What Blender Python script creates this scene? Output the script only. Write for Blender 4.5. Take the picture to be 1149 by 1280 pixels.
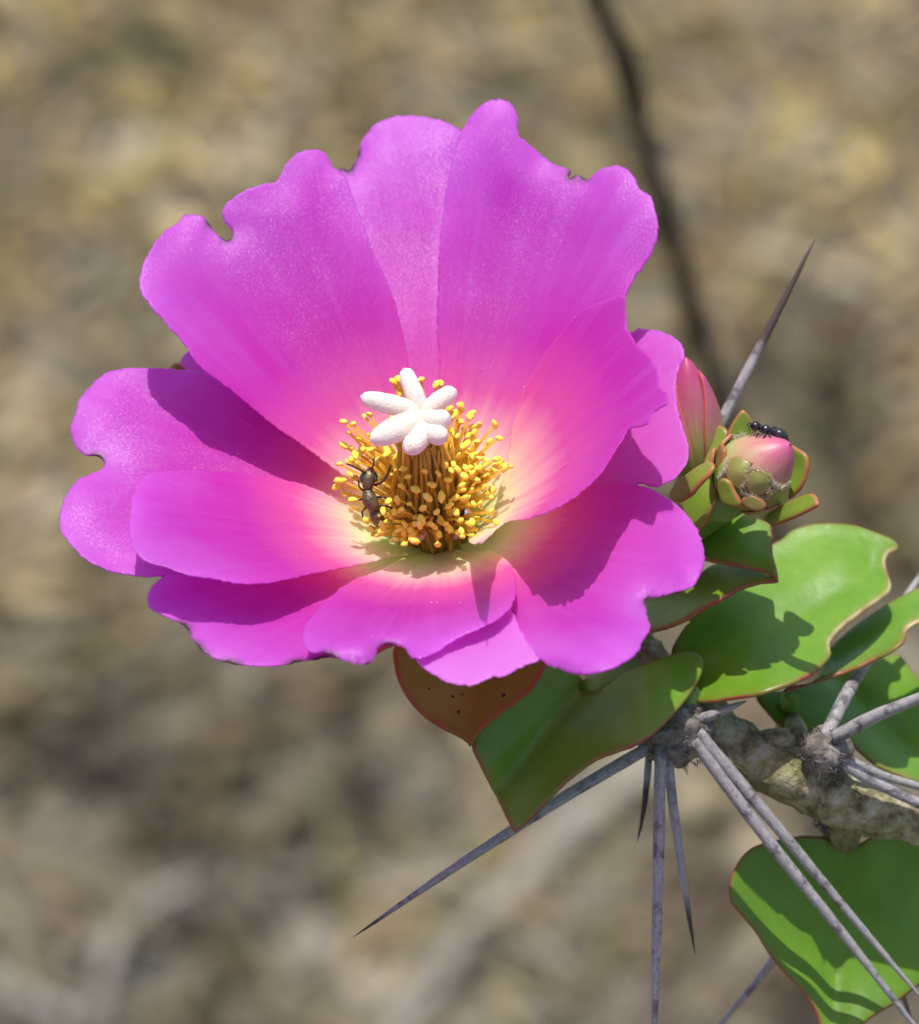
import bpy, math, random
import numpy as np
from mathutils import Vector, Matrix, Quaternion, noise
from mathutils.geometry import delaunay_2d_cdt

for o in list(bpy.data.objects):
    bpy.data.objects.remove(o)
scene = bpy.context.scene
C = scene.collection
random.seed(7); np.random.seed(7)

# ------------------------------------------------------------------ camera, sky, sun
S = 0.07                    # mm per photo pixel at the flower
CX, CY = 574.5, 640.0
D = 600.0                   # mm from lens to flower
PITCH = math.radians(35)
FH = 0.95                   # flower height above ground (m)
RIGHT = np.array([1.0, 0, 0])
UP = np.array([0, math.sin(PITCH), math.cos(PITCH)])
TO = np.array([0, -math.cos(PITCH), math.sin(PITCH)])
F0 = np.array([0, 0, FH])

def W(p):
    """local millimetres (right, up, towards lens) -> world metres"""
    p = np.asarray(p, float)
    return F0 + 0.001 * (p[..., 0:1] * RIGHT + p[..., 1:2] * UP + p[..., 2:3] * TO)

def un(px, py, z):
    px, py, z = np.broadcast_arrays(np.asarray(px, float), np.asarray(py, float), np.asarray(z, float))
    k = (D - z) / D * S
    return np.stack([(px - CX) * k, -(py - CY) * k, z], -1)

cam = bpy.data.cameras.new('camera')
cam_o = bpy.data.objects.new('camera', cam); C.objects.link(cam_o)
cam.sensor_fit = 'VERTICAL'; cam.sensor_height = 24.0
cam.lens = 24.0 * D / (1280 * S)
cam.clip_start = 0.02; cam.clip_end = 3000
cp = W([0, 0, D])
cam_o.matrix_world = Matrix(((RIGHT[0], UP[0], TO[0], cp[0]), (RIGHT[1], UP[1], TO[1], cp[1]),
                             (RIGHT[2], UP[2], TO[2], cp[2]), (0, 0, 0, 1)))
cam.dof.use_dof = True
cam.dof.focus_distance = (D - 9) * 0.001
cam.dof.aperture_fstop = 28
cam.dof.aperture_blades = 0
scene.camera = cam_o

SUN = np.array([-0.05, 0.86, 0.52]); SUN /= np.linalg.norm(SUN)     # in right/up/towards-lens axes
sw = SUN[0] * RIGHT + SUN[1] * UP + SUN[2] * TO
elev = math.asin(sw[2]); azi = math.atan2(sw[0], sw[1])
world = bpy.data.worlds.new('World'); scene.world = world; world.use_nodes = True
nt = world.node_tree
sky = nt.nodes.new('ShaderNodeTexSky'); sky.sky_type = 'NISHITA'; sky.sun_disc = False
sky.sun_elevation = elev; sky.sun_rotation = azi; sky.air_density = 1.0; sky.dust_density = 2.0
bg = nt.nodes['Background']; bg.inputs['Strength'].default_value = 0.15
nt.links.new(sky.outputs[0], bg.inputs[0])
sl = bpy.data.lights.new('sun', 'SUN'); sl.energy = 4.0; sl.angle = math.radians(0.55); sl.color = (1.0, 0.96, 0.9)
so = bpy.data.objects.new('sun', sl); C.objects.link(so)
so.rotation_euler = Vector(sw).to_track_quat('Z', 'Y').to_euler(); so.location = (0, 0, 3)
scene.view_settings.view_transform = 'Standard'; scene.view_settings.look = 'None'
scene.view_settings.gamma = 1; scene.view_settings.exposure = 0.24
scene.view_settings.use_curve_mapping = False
scene.render.engine = 'CYCLES'
cy = scene.cycles; cy.max_bounces = 7; cy.diffuse_bounces = 4; cy.glossy_bounces = 2; cy.transmission_bounces = 5; cy.caustics_reflective = False; cy.caustics_refractive = False

# ------------------------------------------------------------------ helpers
WORIG = {}
def place(o, origin, parent):
    origin = np.asarray(origin, float)
    WORIG[o.name] = origin
    base = WORIG[parent.name] if parent else np.zeros(3)
    o.location = origin - base
    if parent: o.parent = parent
def mesh_obj(name, v, f, mat, parent=None, origin=None, smooth=True, attrs=None, kind=None):
    """v: world metres"""
    v = np.asarray(v, float)
    origin = v.mean(0) if origin is None else np.asarray(origin, float)
    me = bpy.data.meshes.new(name)
    me.from_pydata((v - origin).tolist(), [], [list(map(int, q)) for q in f])
    if attrs:
        for k, a in attrs.items():
            a = np.asarray(a, np.float32)
            if a.ndim == 1:
                at = me.attributes.new(k, 'FLOAT', 'POINT'); at.data.foreach_set('value', a)
            else:
                at = me.attributes.new(k, 'FLOAT_COLOR', 'POINT'); at.data.foreach_set('color', a.ravel())
    if smooth: me.polygons.foreach_set('use_smooth', [True] * len(me.polygons))
    me.materials.append(mat); me.update()
    o = bpy.data.objects.new(name, me); C.objects.link(o)
    place(o, origin, parent)
    if kind: o['kind'] = kind
    return o
def empty(name, origin, parent=None):
    o = bpy.data.objects.new(name, None); C.objects.link(o); o.empty_display_size = 0.01
    place(o, origin, parent); return o
def tag(o, label, cat, group=None):
    o['label'] = label; o['category'] = cat
    if group: o['group'] = group

def catmull(P, step, closed=True):
    P = np.asarray(P, float); n = len(P); out = []
    rng = range(n if closed else n - 1)
    for i in rng:
        if closed: a, b, c, d = P[(i-1) % n], P[i], P[(i+1) % n], P[(i+2) % n]
        else: a, b, c, d = P[max(i-1, 0)], P[i], P[i+1], P[min(i+2, n-1)]
        L = np.linalg.norm((c-b)[:2]) if step else 1
        m = max(1, int(round(L / step)))
        for j in range(m):
            t = j / m
            out.append(0.5 * ((2*b) + (-a+c)*t + (2*a-5*b+4*c-d)*t*t + (-a+3*b-3*c+d)*t**3))
    if not closed: out.append(P[-1])
    return np.array(out)
def spline(P, n):
    """resample an open polyline of any dimension with n points by arc length"""
    P = np.asarray(P, float); out = []
    N = len(P)
    for i in range(N - 1):
        a, b, c, d = P[max(i-1, 0)], P[i], P[i+1], P[min(i+2, N-1)]
        for j in range(24):
            t = j / 24
            out.append(0.5 * ((2*b) + (-a+c)*t + (2*a-5*b+4*c-d)*t*t + (-a+3*b-3*c+d)*t**3))
    out.append(P[-1]); Q = np.array(out)
    s = np.r_[0, np.cumsum(np.linalg.norm(np.diff(Q[:, :3], axis=0), axis=1))]
    q = np.linspace(0, s[-1], n)
    return np.stack([np.interp(q, s, Q[:, k]) for k in range(Q.shape[1])], -1)
def tube(P, R, ns=10, squash=1.0):
    P = np.asarray(P, float); n = len(P)
    R = np.broadcast_to(np.asarray(R, float), (n,))
    T = np.gradient(P, axis=0); T /= np.linalg.norm(T, axis=1)[:, None] + 1e-12
    ref = np.array([0.31, 0.17, 0.93]); ref = ref / np.linalg.norm(ref)
    if abs(T[0] @ ref) > 0.9: ref = np.array([1.0, 0, 0])
    nrm = ref - (ref @ T[0]) * T[0]; nrm /= np.linalg.norm(nrm)
    V = []
    for i in range(n):
        nrm = nrm - (nrm @ T[i]) * T[i]; nrm /= np.linalg.norm(nrm)
        b = np.cross(T[i], nrm)
        a = np.arange(ns) * 2 * math.pi / ns
        V.append(P[i] + R[i] * (np.cos(a)[:, None] * nrm + squash * np.sin(a)[:, None] * b))
    V = np.concatenate(V); F = []
    for i in range(n - 1):
        for j in range(ns):
            F.append((i*ns+j, i*ns+(j+1) % ns, (i+1)*ns+(j+1) % ns, (i+1)*ns+j))
    F.append(list(range(ns))[::-1]); F.append([(n-1)*ns+j for j in range(ns)])
    U = np.repeat(np.linspace(0, 1, n), ns)
    return V, F, U
def fuzz(V, amp, scale, seed=0.0):
    """push points (mm) about by noise"""
    return np.array([p + amp * np.array(noise.noise_vector(Vector(p * scale) + Vector((seed, seed*1.7, -seed)))) for p in V])

# ------------------------------------------------------------------ materials
def newmat(name):
    m = bpy.data.materials.new(name); m.use_nodes = True
    n = m.node_tree.nodes; l = m.node_tree.links
    for x in list(n): n.remove(x)
    out = n.new('ShaderNodeOutputMaterial')
    return m, n, l, out
def N(n, t, **kw):
    x = n.new(t)
    for k, v in kw.items(): setattr(x, k, v)
    return x
def ramp(n, stops, interp='LINEAR'):
    r = n.new('ShaderNodeValToRGB'); cr = r.color_ramp; cr.interpolation = interp
    while len(cr.elements) < len(stops): cr.elements.new(0.5)
    for e, (p, c) in zip(cr.elements, stops):
        e.position = p; e.color = (*c, 1) if len(c) == 3 else c
    return r
def mathn(n, l, op, a, b=None, clamp=False):
    x = n.new('ShaderNodeMath'); x.operation = op; x.use_clamp = clamp
    for i, v in enumerate((a, b)):
        if v is None: continue
        if isinstance(v, (int, float)): x.inputs[i].default_value = v
        else: l.new(v, x.inputs[i])
    return x.outputs[0]
def mixc(n, l, fac, a, b, mode='MIX'):
    x = n.new('ShaderNodeMix'); x.data_type = 'RGBA'; x.blend_type = mode; x.clamp_factor = True
    if isinstance(fac, (int, float)): x.inputs[0].default_value = fac
    else: l.new(fac, x.inputs[0])
    for i, v in ((6, a), (7, b)):
        if isinstance(v, tuple): x.inputs[i].default_value = (*v, 1)
        else: l.new(v, x.inputs[i])
    return x.outputs[2]
def attr(n, name): 
    a = n.new('ShaderNodeAttribute'); a.attribute_name = name; return a.outputs['Fac']
def noisen(n, l, vec, scale, detail=3, rough=0.55):
    x = n.new('ShaderNodeTexNoise'); x.inputs['Scale'].default_value = scale
    x.inputs['Detail'].default_value = detail; x.inputs['Roughness'].default_value = rough
    if vec is not None: l.new(vec, x.inputs['Vector'])
    return x.outputs[0]
def maprange(n, l, v, a, b, c=0.0, d=1.0):
    x = n.new('ShaderNodeMapRange'); l.new(v, x.inputs[0])
    for i, q in enumerate((a, b, c, d)): x.inputs[i+1].default_value = q
    return x.outputs[0]
def objco(n): return n.new('ShaderNodeTexCoord').outputs['Object']
def principled(n, col, rough=0.5, spec=0.5, **kw):
    p = n.new('ShaderNodeBsdfPrincipled')
    p.inputs['Roughness'].default_value = rough; p.inputs['Specular IOR Level'].default_value = spec
    if isinstance(col, tuple): p.inputs['Base Color'].default_value = (*col, 1)
    for k, v in kw.items(): p.inputs[k].default_value = v
    return p
def bump(n, l, h, strength, dist):
    b = n.new('ShaderNodeBump'); b.inputs['Strength'].default_value = strength; b.inputs['Distance'].default_value = dist
    l.new(h, b.inputs['Height']); return b.outputs[0]

def petal_material():
    m, n, l, out = newmat('petal')
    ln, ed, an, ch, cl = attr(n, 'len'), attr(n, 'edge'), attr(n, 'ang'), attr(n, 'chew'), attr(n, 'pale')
    comb = n.new('ShaderNodeCombineXYZ'); l.new(mathn(n, l, 'MULTIPLY', an, 26.0), comb.inputs[0])
    l.new(mathn(n, l, 'MULTIPLY', ln, 0.09), comb.inputs[1])
    streak = noisen(n, l, comb.outputs[0], 2.2, 4, 0.6)
    streak2 = noisen(n, l, comb.outputs[0], 0.5, 2, 0.5)
    big = noisen(n, l, objco(n), 140, 3)
    L = mathn(n, l, 'ADD', ln, mathn(n, l, 'MULTIPLY', mathn(n, l, 'SUBTRACT', streak2, 0.5), 2.6))
    L = mathn(n, l, 'DIVIDE', L, 40.0)
    r = ramp(n, [(0.10, (0.76, 0.80, 0.36)), (0.17, (0.90, 0.87, 0.62)), (0.225, (0.87, 0.58, 0.60)), (0.30, (0.76, 0.15, 0.50)),
                 (0.42, (0.64, 0.040, 0.51)), (0.70, (0.595, 0.042, 0.585)), (0.97, (0.62, 0.10, 0.69))])
    l.new(L, r.inputs[0])
    # dark fine veins mid-way, paler rim with lilac sheen painted into its colour
    vein = maprange(n, l, streak, 0.56, 0.72)
    vm = mathn(n, l, 'MULTIPLY', mathn(n, l, 'MULTIPLY', vein, 0.4), maprange(n, l, noisen(n, l, objco(n), 500, 2), 0.45, 0.62))
    c = mixc(n, l, vm, r.outputs[0], (0.40, 0.015, 0.36))
    pv = mathn(n, l, 'MULTIPLY', maprange(n, l, streak, 0.46, 0.3), 0.09)
    c = mixc(n, l, pv, c, (0.75, 0.32, 0.74))
    mot = noisen(n, l, objco(n), 75, 3); mm = mathn(n, l, 'MULTIPLY', mathn(n, l, 'ADD', mathn(n, l, 'MULTIPLY', maprange(n, l, mot, 0.42, 0.66), 0.24), mathn(n, l, 'MULTIPLY', maprange(n, l, streak2, 0.5, 0.7), 0.16)), maprange(n, l, ln, 12, 20))
    c = mixc(n, l, mm, c, (0.72, 0.26, 0.76))
    rim = mathn(n, l, 'MULTIPLY', maprange(n, l, ed, 4.5, 0.3), maprange(n, l, ln, 18, 27))
    rim = mathn(n, l, 'MULTIPLY', rim, maprange(n, l, big, 0.3, 0.7, 0.35, 0.75))
    c = mixc(n, l, rim, c, (0.70, 0.22, 0.74))
    c = mixc(n, l, cl, c, (0.80, 0.36, 0.78))  # outer petals' own paleness, plus backlit glow put into the colour
    c = mixc(n, l, ch, c, (0.06, 0.022, 0.025))
    # frosted cell texture
    fine = noisen(n, l, objco(n), 7000, 2)
    h = mathn(n, l, 'ADD', mathn(n, l, 'MULTIPLY', fine, 0.5), mathn(n, l, 'MULTIPLY', streak, 0.9))
    nb = bump(n, l, h, 0.35, 0.0001)
    spark = n.new('ShaderNodeTexVoronoi'); spark.inputs['Scale'].default_value = 15000; l.new(objco(n), spark.inputs['Vector'])
    v1 = n.new('ShaderNodeVectorMath'); v1.operation = 'SUBTRACT'; l.new(spark.outputs['Color'], v1.inputs[0]); v1.inputs[1].default_value = (0.5, 0.5, 0.5)
    v2 = n.new('ShaderNodeVectorMath'); v2.operation = 'SCALE'; l.new(v1.outputs[0], v2.inputs[0]); v2.inputs['Scale'].default_value = 0.62
    geo = n.new('ShaderNodeNewGeometry')
    v3 = n.new('ShaderNodeVectorMath'); v3.operation = 'ADD'; l.new(v2.outputs[0], v3.inputs[0]); l.new(geo.outputs['Normal'], v3.inputs[1])
    v4 = n.new('ShaderNodeVectorMath'); v4.operation = 'NORMALIZE'; l.new(v3.outputs[0], v4.inputs[0])
    nb2 = v4.outputs[0]
    p = principled(n, (1, 1, 1), 0.5, 0.3)
    p.inputs['Sheen Weight'].default_value = 0.30; p.inputs['Sheen Roughness'].default_value = 0.4
    p.inputs['Sheen Tint'].default_value = (1.0, 0.82, 1.0, 1)
    p.inputs['Coat Roughness'].default_value = 0.40; p.inputs['Coat IOR'].default_value = 1.7
    l.new(mathn(n, l, 'MULTIPLY', maprange(n, l, big, 0.35, 0.65, 0.35, 1.0), maprange(n, l, ln, 11, 26, 0.10, 1.0)), p.inputs['Coat Weight'])
    l.new(nb2, p.inputs['Coat Normal'])
    l.new(c, p.inputs['Base Color']); l.new(nb, p.inputs['Normal'])
    t = n.new('ShaderNodeBsdfTranslucent')
    hs = n.new('ShaderNodeHueSaturation'); hs.inputs['Saturation'].default_value = 1.05; hs.inputs['Value'].default_value = 1.35
    l.new(c, hs.inputs['Color']); l.new(hs.outputs[0], t.inputs['Color']); l.new(nb, t.inputs['Normal'])
    mx = n.new('ShaderNodeMixShader'); mx.inputs[0].default_value = 0.6
    l.new(p.outputs[0], mx.inputs[1]); l.new(t.outputs[0], mx.inputs[2]); l.new(mx.outputs[0], out.inputs[0])
    return m

def leaf_material(name, g1, g2, red=(0.36, 0.05, 0.05), redw=0.22, rough=0.35, trans=0.22, transcol=(0.30, 0.55, 0.04), dry=(0.55, 0.45, 0.22)):
    m, n, l, out = newmat(name)
    ed, ch = attr(n, 'edge'), attr(n, 'chew')
    co = objco(n)
    big = noisen(n, l, co, 160, 4); fine = noisen(n, l, co, 900, 3)
    r = ramp(n, [(0.3, g1), (0.7, g2)]); l.new(big, r.inputs[0])
    c = r.outputs[0]
    dd = mathn(n, l, 'ADD', ed, mathn(n, l, 'MULTIPLY', mathn(n, l, 'SUBTRACT', big, 0.5), 0.6 * redw))
    c = mixc(n, l, mathn(n, l, 'MULTIPLY', maprange(n, l, dd, redw * 3.5, redw), 0.3), c, (0.20, 0.16, 0.03))
    c = mixc(n, l, mathn(n, l, 'MULTIPLY', maprange(n, l, dd, redw, redw * 0.35), maprange(n, l, noisen(n, l, co, 240, 2), 0.35, 0.6, 0.25, 0.9)), c, red)
    c = mixc(n, l, ch, c, dry)
    vor = n.new('ShaderNodeTexVoronoi'); vor.inputs['Scale'].default_value = 1500; l.new(co, vor.inputs['Vector'])
    spot = mathn(n, l, 'MULTIPLY', maprange(n, l, vor.outputs['Distance'], 0.16, 0.06), maprange(n, l, fine, 0.5, 0.62))
    c = mixc(n, l, mathn(n, l, 'MULTIPLY', spot, 0.5), c, (0.35, 0.42, 0.12))
    h = mathn(n, l, 'ADD', mathn(n, l, 'MULTIPLY', fine, 0.7), mathn(n, l, 'MULTIPLY', big, 1.2))
    nb = bump(n, l, h, 0.3, 0.00016)
    p = principled(n, (1, 1, 1), rough, 0.45)
    l.new(c, p.inputs['Base Color']); l.new(nb, p.inputs['Normal'])
    rr = maprange(n, l, fine, 0.3, 0.7, rough - 0.06, rough + 0.12); l.new(rr, p.inputs['Roughness'])
    t = n.new('ShaderNodeBsdfTranslucent')
    l.new(mixc(n, l, 0.5, c, transcol), t.inputs['Color'])
    mx = n.new('ShaderNodeMixShader'); mx.inputs[0].default_value = trans
    l.new(p.outputs[0], mx.inputs[1]); l.new(t.outputs[0], mx.inputs[2]); l.new(mx.outputs[0], out.inputs[0])
    return m

def simple(name, c1, c2, scale, rough=0.5, spec=0.4, bstr=0.4, bdist=0.0001, stretch=None, trans=0.0, metal=0.0, detail=4, lo=0.35, hi=0.65, **kw):
    m, n, l, out = newmat(name)
    co = objco(n)
    nz = noisen(n, l, co, scale, detail)
    r = ramp(n, [(lo, c1), (hi, c2)]); l.new(nz, r.inputs[0])
    p = principled(n, (1, 1, 1), rough, spec, **kw); p.inputs['Metallic'].default_value = metal
    l.new(r.outputs[0], p.inputs['Base Color'])
    if bstr: l.new(bump(n, l, noisen(n, l, co, scale * 3, 3), bstr, bdist), p.inputs['Normal'])
    if trans:
        t = n.new('ShaderNodeBsdfTranslucent'); l.new(r.outputs[0], t.inputs['Color'])
        mx = n.new('ShaderNodeMixShader'); mx.inputs[0].default_value = trans
        l.new(p.outputs[0], mx.inputs[1]); l.new(t.outputs[0], mx.inputs[2]); l.new(mx.outputs[0], out.inputs[0])
    else: l.new(p.outputs[0], out.inputs[0])
    return m
def spine_material():
    m, n, l, out = newmat('spine')
    u, tip, rd = attr(n, 'len'), attr(n, 'tip'), attr(n, 'ang')
    comb = n.new('ShaderNodeCombineXYZ'); l.new(mathn(n, l, 'MULTIPLY', rd, 5.0), comb.inputs[0]); l.new(mathn(n, l, 'MULTIPLY', u, 0.5), comb.inputs[1])
    oi = n.new('ShaderNodeObjectInfo'); l.new(mathn(n, l, 'MULTIPLY', oi.outputs['Random'], 30.0), comb.inputs[2])
    st = noisen(n, l, comb.outputs[0], 3.0, 5, 0.65)
    pat = noisen(n, l, objco(n), 420, 4, 0.7)
    r = ramp(n, [(0.25, (0.16, 0.145, 0.14)), (0.5, (0.30, 0.285, 0.28)), (0.75, (0.46, 0.44, 0.42))]); l.new(st, r.inputs[0])
    c = mixc(n, l, mathn(n, l, 'MULTIPLY', maprange(n, l, pat, 0.52, 0.62), 0.75), r.outputs[0], (0.06, 0.05, 0.05))
    tt = mathn(n, l, 'ADD', tip, mathn(n, l, 'MULTIPLY', mathn(n, l, 'SUBTRACT', st, 0.5), 0.7))
    c = mixc(n, l, maprange(n, l, tt, 0.25, 0.75), c, (0.055, 0.035, 0.028))
    p = principled(n, (1, 1, 1), 0.5, 0.4); l.new(c, p.inputs['Base Color'])
    l.new(bump(n, l, st, 0.5, 0.00012), p.inputs['Normal'])
    l.new(p.outputs[0], out.inputs[0]); return m
def bark_material():
    m, n, l, out = newmat('bark')
    co = objco(n)
    a = noisen(n, l, co, 520, 6, 0.68); b = noisen(n, l, co, 130, 3)
    r = ramp(n, [(0.34, (0.07, 0.055, 0.03)), (0.46, (0.22, 0.19, 0.09)), (0.56, (0.38, 0.34, 0.20)), (0.70, (0.55, 0.52, 0.45))]); l.new(a, r.inputs[0])
    c = mixc(n, l, mathn(n, l, 'MULTIPLY', maprange(n, l, b, 0.45, 0.65), 0.6), r.outputs[0], (0.20, 0.20, 0.06))
    p = principled(n, (1, 1, 1), 0.65, 0.35); l.new(c, p.inputs['Base Color'])
    cr = n.new('ShaderNodeTexVoronoi'); cr.feature = 'DISTANCE_TO_EDGE'; cr.inputs['Scale'].default_value = 420
    wv = n.new('ShaderNodeVectorMath'); wv.operation = 'ADD'; l.new(co, wv.inputs[0])
    sc = n.new('ShaderNodeVectorMath'); sc.operation = 'SCALE'; sc.inputs['Scale'].default_value = 0.002
    nn = n.new('ShaderNodeTexNoise'); nn.inputs['Scale'].default_value = 500; l.new(co, nn.inputs['Vector']); l.new(nn.outputs['Color'], sc.inputs[0]); l.new(sc.outputs[0], wv.inputs[1])
    l.new(wv.outputs[0], cr.inputs['Vector'])
    crack = maprange(n, l, cr.outputs['Distance'], 0.09, 0.0)
    c2 = mixc(n, l, mathn(n, l, 'MULTIPLY', mathn(n, l, 'MULTIPLY', crack, maprange(n, l, b, 0.5, 0.65)), 0.3), c, (0.045, 0.035, 0.025)); l.new(c2, p.inputs['Base Color'])
    hh = mathn(n, l, 'SUBTRACT', a, mathn(n, l, 'MULTIPLY', crack, 0.12))
    l.new(bump(n, l, hh, 0.9, 0.0009), p.inputs['Normal']); l.new(p.outputs[0], out.inputs[0]); return m
def wool_material():
    m, n, l, out = newmat('areole_wool')
    co = objco(n); mp = n.new('ShaderNodeMapping'); mp.inputs['Scale'].default_value = (1, 3.0, 1); l.new(co, mp.inputs[0])
    a = noisen(n, l, mp.outputs[0], 520, 6, 0.72)
    r = ramp(n, [(0.32, (0.05, 0.042, 0.035)), (0.5, (0.20, 0.175, 0.145)), (0.7, (0.42, 0.39, 0.34))]); l.new(a, r.inputs[0])
    p = principled(n, (1, 1, 1), 0.85, 0.2); l.new(r.outputs[0], p.inputs['Base Color'])
    l.new(bump(n, l, a, 0.9, 0.0006), p.inputs['Normal']); l.new(p.outputs[0], out.inputs[0]); return m
def vcol_material(name, rough=0.8, trans=0.0, nscale=150, spec=0.2):
    m, n, l, out = newmat(name)
    a = n.new('ShaderNodeAttribute'); a.attribute_name = 'Col'
    nz = noisen(n, l, objco(n), nscale, 4)
    c = mixc(n, l, 1.0, a.outputs['Color'], ramp_out(n, l, nz, [(0.3, (0.6,)*3), (0.7, (1.15,)*3)]), 'MULTIPLY')
    p = principled(n, (1, 1, 1), rough, spec); l.new(c, p.inputs['Base Color'])
    l.new(bump(n, l, nz, 0.5, 0.001), p.inputs['Normal']); l.new(p.outputs[0], out.inputs[0]); return m
def ramp_out(n, l, v, stops):
    r = ramp(n, stops); l.new(v, r.inputs[0]); return r.outputs[0]
def bud_material(name, stops):
    m, n, l, out = newmat(name)
    u, ed = attr(n, 'len'), attr(n, 'edge'); co = objco(n)
    nz = noisen(n, l, co, 500, 4)
    cb = n.new('ShaderNodeCombineXYZ'); l.new(mathn(n, l, 'MULTIPLY', attr(n, 'ang'), 6.0), cb.inputs[0]); l.new(mathn(n, l, 'MULTIPLY', u, 1.4), cb.inputs[1])
    st = noisen(n, l, cb.outputs[0], 2.2, 4, 0.6)
    uu = mathn(n, l, 'ADD', u, mathn(n, l, 'MULTIPLY', mathn(n, l, 'SUBTRACT', nz, 0.5), 0.25))
    uu = mathn(n, l, 'ADD', uu, mathn(n, l, 'MULTIPLY', mathn(n, l, 'SUBTRACT', st, 0.5), 0.55))
    c = ramp_out(n, l, uu, stops)
    c = mixc(n, l, mathn(n, l, 'MULTIPLY', maprange(n, l, ed, 0.35, 0.0), 0.8), c, (0.48, 0.12, 0.07))
    p = principled(n, (1, 1, 1), 0.42, 0.4); l.new(c, p.inputs['Base Color'])
    p.inputs['Subsurface Weight'].default_value = 0.15; p.inputs['Subsurface Radius'].default_value = (0.6, 0.5, 0.3); p.inputs['Subsurface Scale'].default_value = 0.0006
    l.new(bump(n, l, nz, 0.35, 0.00012), p.inputs['Normal']); l.new(p.outputs[0], out.inputs[0]); return m

M = {}
M['petal'] = petal_material()
M['leaf'] = leaf_material('leaf', (0.115, 0.26, 0.014), (0.175, 0.345, 0.024), trans=0.22)
M['leaf_olive'] = leaf_material('leaf_olive', (0.30, 0.24, 0.03), (0.37, 0.31, 0.05), red=(0.45, 0.05, 0.06), redw=0.34, trans=0.5, transcol=(0.62, 0.46, 0.06))
M['bract'] = leaf_material('bract', (0.17, 0.30, 0.025), (0.26, 0.38, 0.05), red=(0.50, 0.10, 0.06), redw=0.24, trans=0.18)
M['bract_scale'] = leaf_material('bract_scale', (0.20, 0.29, 0.04), (0.36, 0.29, 0.10), red=(0.42, 0.17, 0.13), redw=0.34, trans=0.1, rough=0.3)
M['bract_brown'] = leaf_material('bract_brown', (0.19, 0.15, 0.04), (0.25, 0.22, 0.05), red=(0.42, 0.09, 0.05), redw=0.28, trans=0.15)
M['spine'] = spine_material()
M['bark'] = bark_material()
M['wool'] = wool_material()
M['stalk'] = simple('stalk', (0.12, 0.24, 0.03), (0.20, 0.32, 0.06), 300, 0.4)
M['stigma'] = simple('stigma', (0.92, 0.80, 0.70), (0.95, 0.87, 0.78), 1800, 0.85, 0.15, 1.0, 0.00012, trans=0.25)
M['filament'] = simple('filament', (1.0, 0.74, 0.15), (1.0, 0.82, 0.26), 300, 0.5, 0.3, 0.2, 0.0001, trans=0.8)
M['anther'] = simple('anther', (0.94, 0.62, 0.05), (0.97, 0.78, 0.16), 900, 0.75, 0.2, 0.7, 0.0001)
M['cup'] = simple('floral_cup', (0.50, 0.52, 0.15), (0.62, 0.60, 0.25), 300, 0.5, 0.3, 0.2)
M['scrap'] = simple('scrap', (0.55, 0.30, 0.25), (0.72, 0.50, 0.42), 700, 0.7, 0.2, 0.8, 0.0002)
M['white'] = simple('white_flake', (0.85, 0.83, 0.80), (0.92, 0.9, 0.88), 700, 0.6, 0.3, 0.5)
M['bud'] = bud_material('bud', [(0.2, (0.17, 0.29, 0.04)), (0.52, (0.36, 0.36, 0.13)), (0.70, (0.45, 0.23, 0.16)), (0.86, (0.47, 0.13, 0.18)), (1.0, (0.48, 0.08, 0.22))])
M['bud_scale'] = bud_material('bud_scale', [(0.2, (0.15, 0.30, 0.025)), (0.65, (0.26, 0.36, 0.06)), (1.0, (0.45, 0.24, 0.12))])
M['bud_dark'] = bud_material('bud_dark', [(0.1, (0.14, 0.22, 0.03)), (0.4, (0.30, 0.27, 0.10)), (0.62, (0.36, 0.12, 0.14)), (0.95, (0.40, 0.05, 0.16))])
M['fuzz'] = simple('bud_fuzz', (0.46, 0.40, 0.27), (0.68, 0.60, 0.46), 900, 0.9, 0.1, 0.9, 0.0002)
M['bee'] = simple('bee', (0.085, 0.055, 0.035), (0.22, 0.18, 0.07), 1400, 0.34, 0.6, 0.9, 0.0001, metal=0.45)
M['bee_abd'] = simple('bee_leg', (0.03, 0.012, 0.008), (0.06, 0.03, 0.018), 900, 0.4, 0.5, 0.3)
M['wing'] = simple('wing', (0.25, 0.18, 0.10), (0.35, 0.25, 0.15), 900, 0.2, 0.6, 0.2, trans=0.6)
M['eye'] = simple('insect_eye', (0.02, 0.03, 0.012), (0.05, 0.09, 0.02), 900, 0.15, 0.8, 0)
M['ant'] = simple('ant', (0.008, 0.006, 0.008), (0.02, 0.016, 0.02), 900, 0.25, 0.7, 0.4, 0.00005)
M['speck'] = simple('speck', (0.015, 0.01, 0.008), (0.03, 0.02, 0.015), 900, 0.8)
M['pollen'] = simple('pollen', (0.85, 0.55, 0.25), (0.92, 0.72, 0.45), 900, 0.8)
M['litter'] = vcol_material('litter', 0.75, nscale=120)
M['twig_dark'] = simple('twig_dark', (0.016, 0.012, 0.009), (0.038, 0.029, 0.022), 120, 0.8, 0.2, 0.6, 0.001)
M['stem_dead'] = simple('stem_dead', (0.035, 0.026, 0.018), (0.085, 0.062, 0.042), 120, 0.8, 0.2, 0.6, 0.001)
M['stick_pale'] = simple('stick_pale', (0.24, 0.21, 0.17), (0.36, 0.33, 0.27), 90, 0.8, 0.2, 0.6, 0.001)

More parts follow.
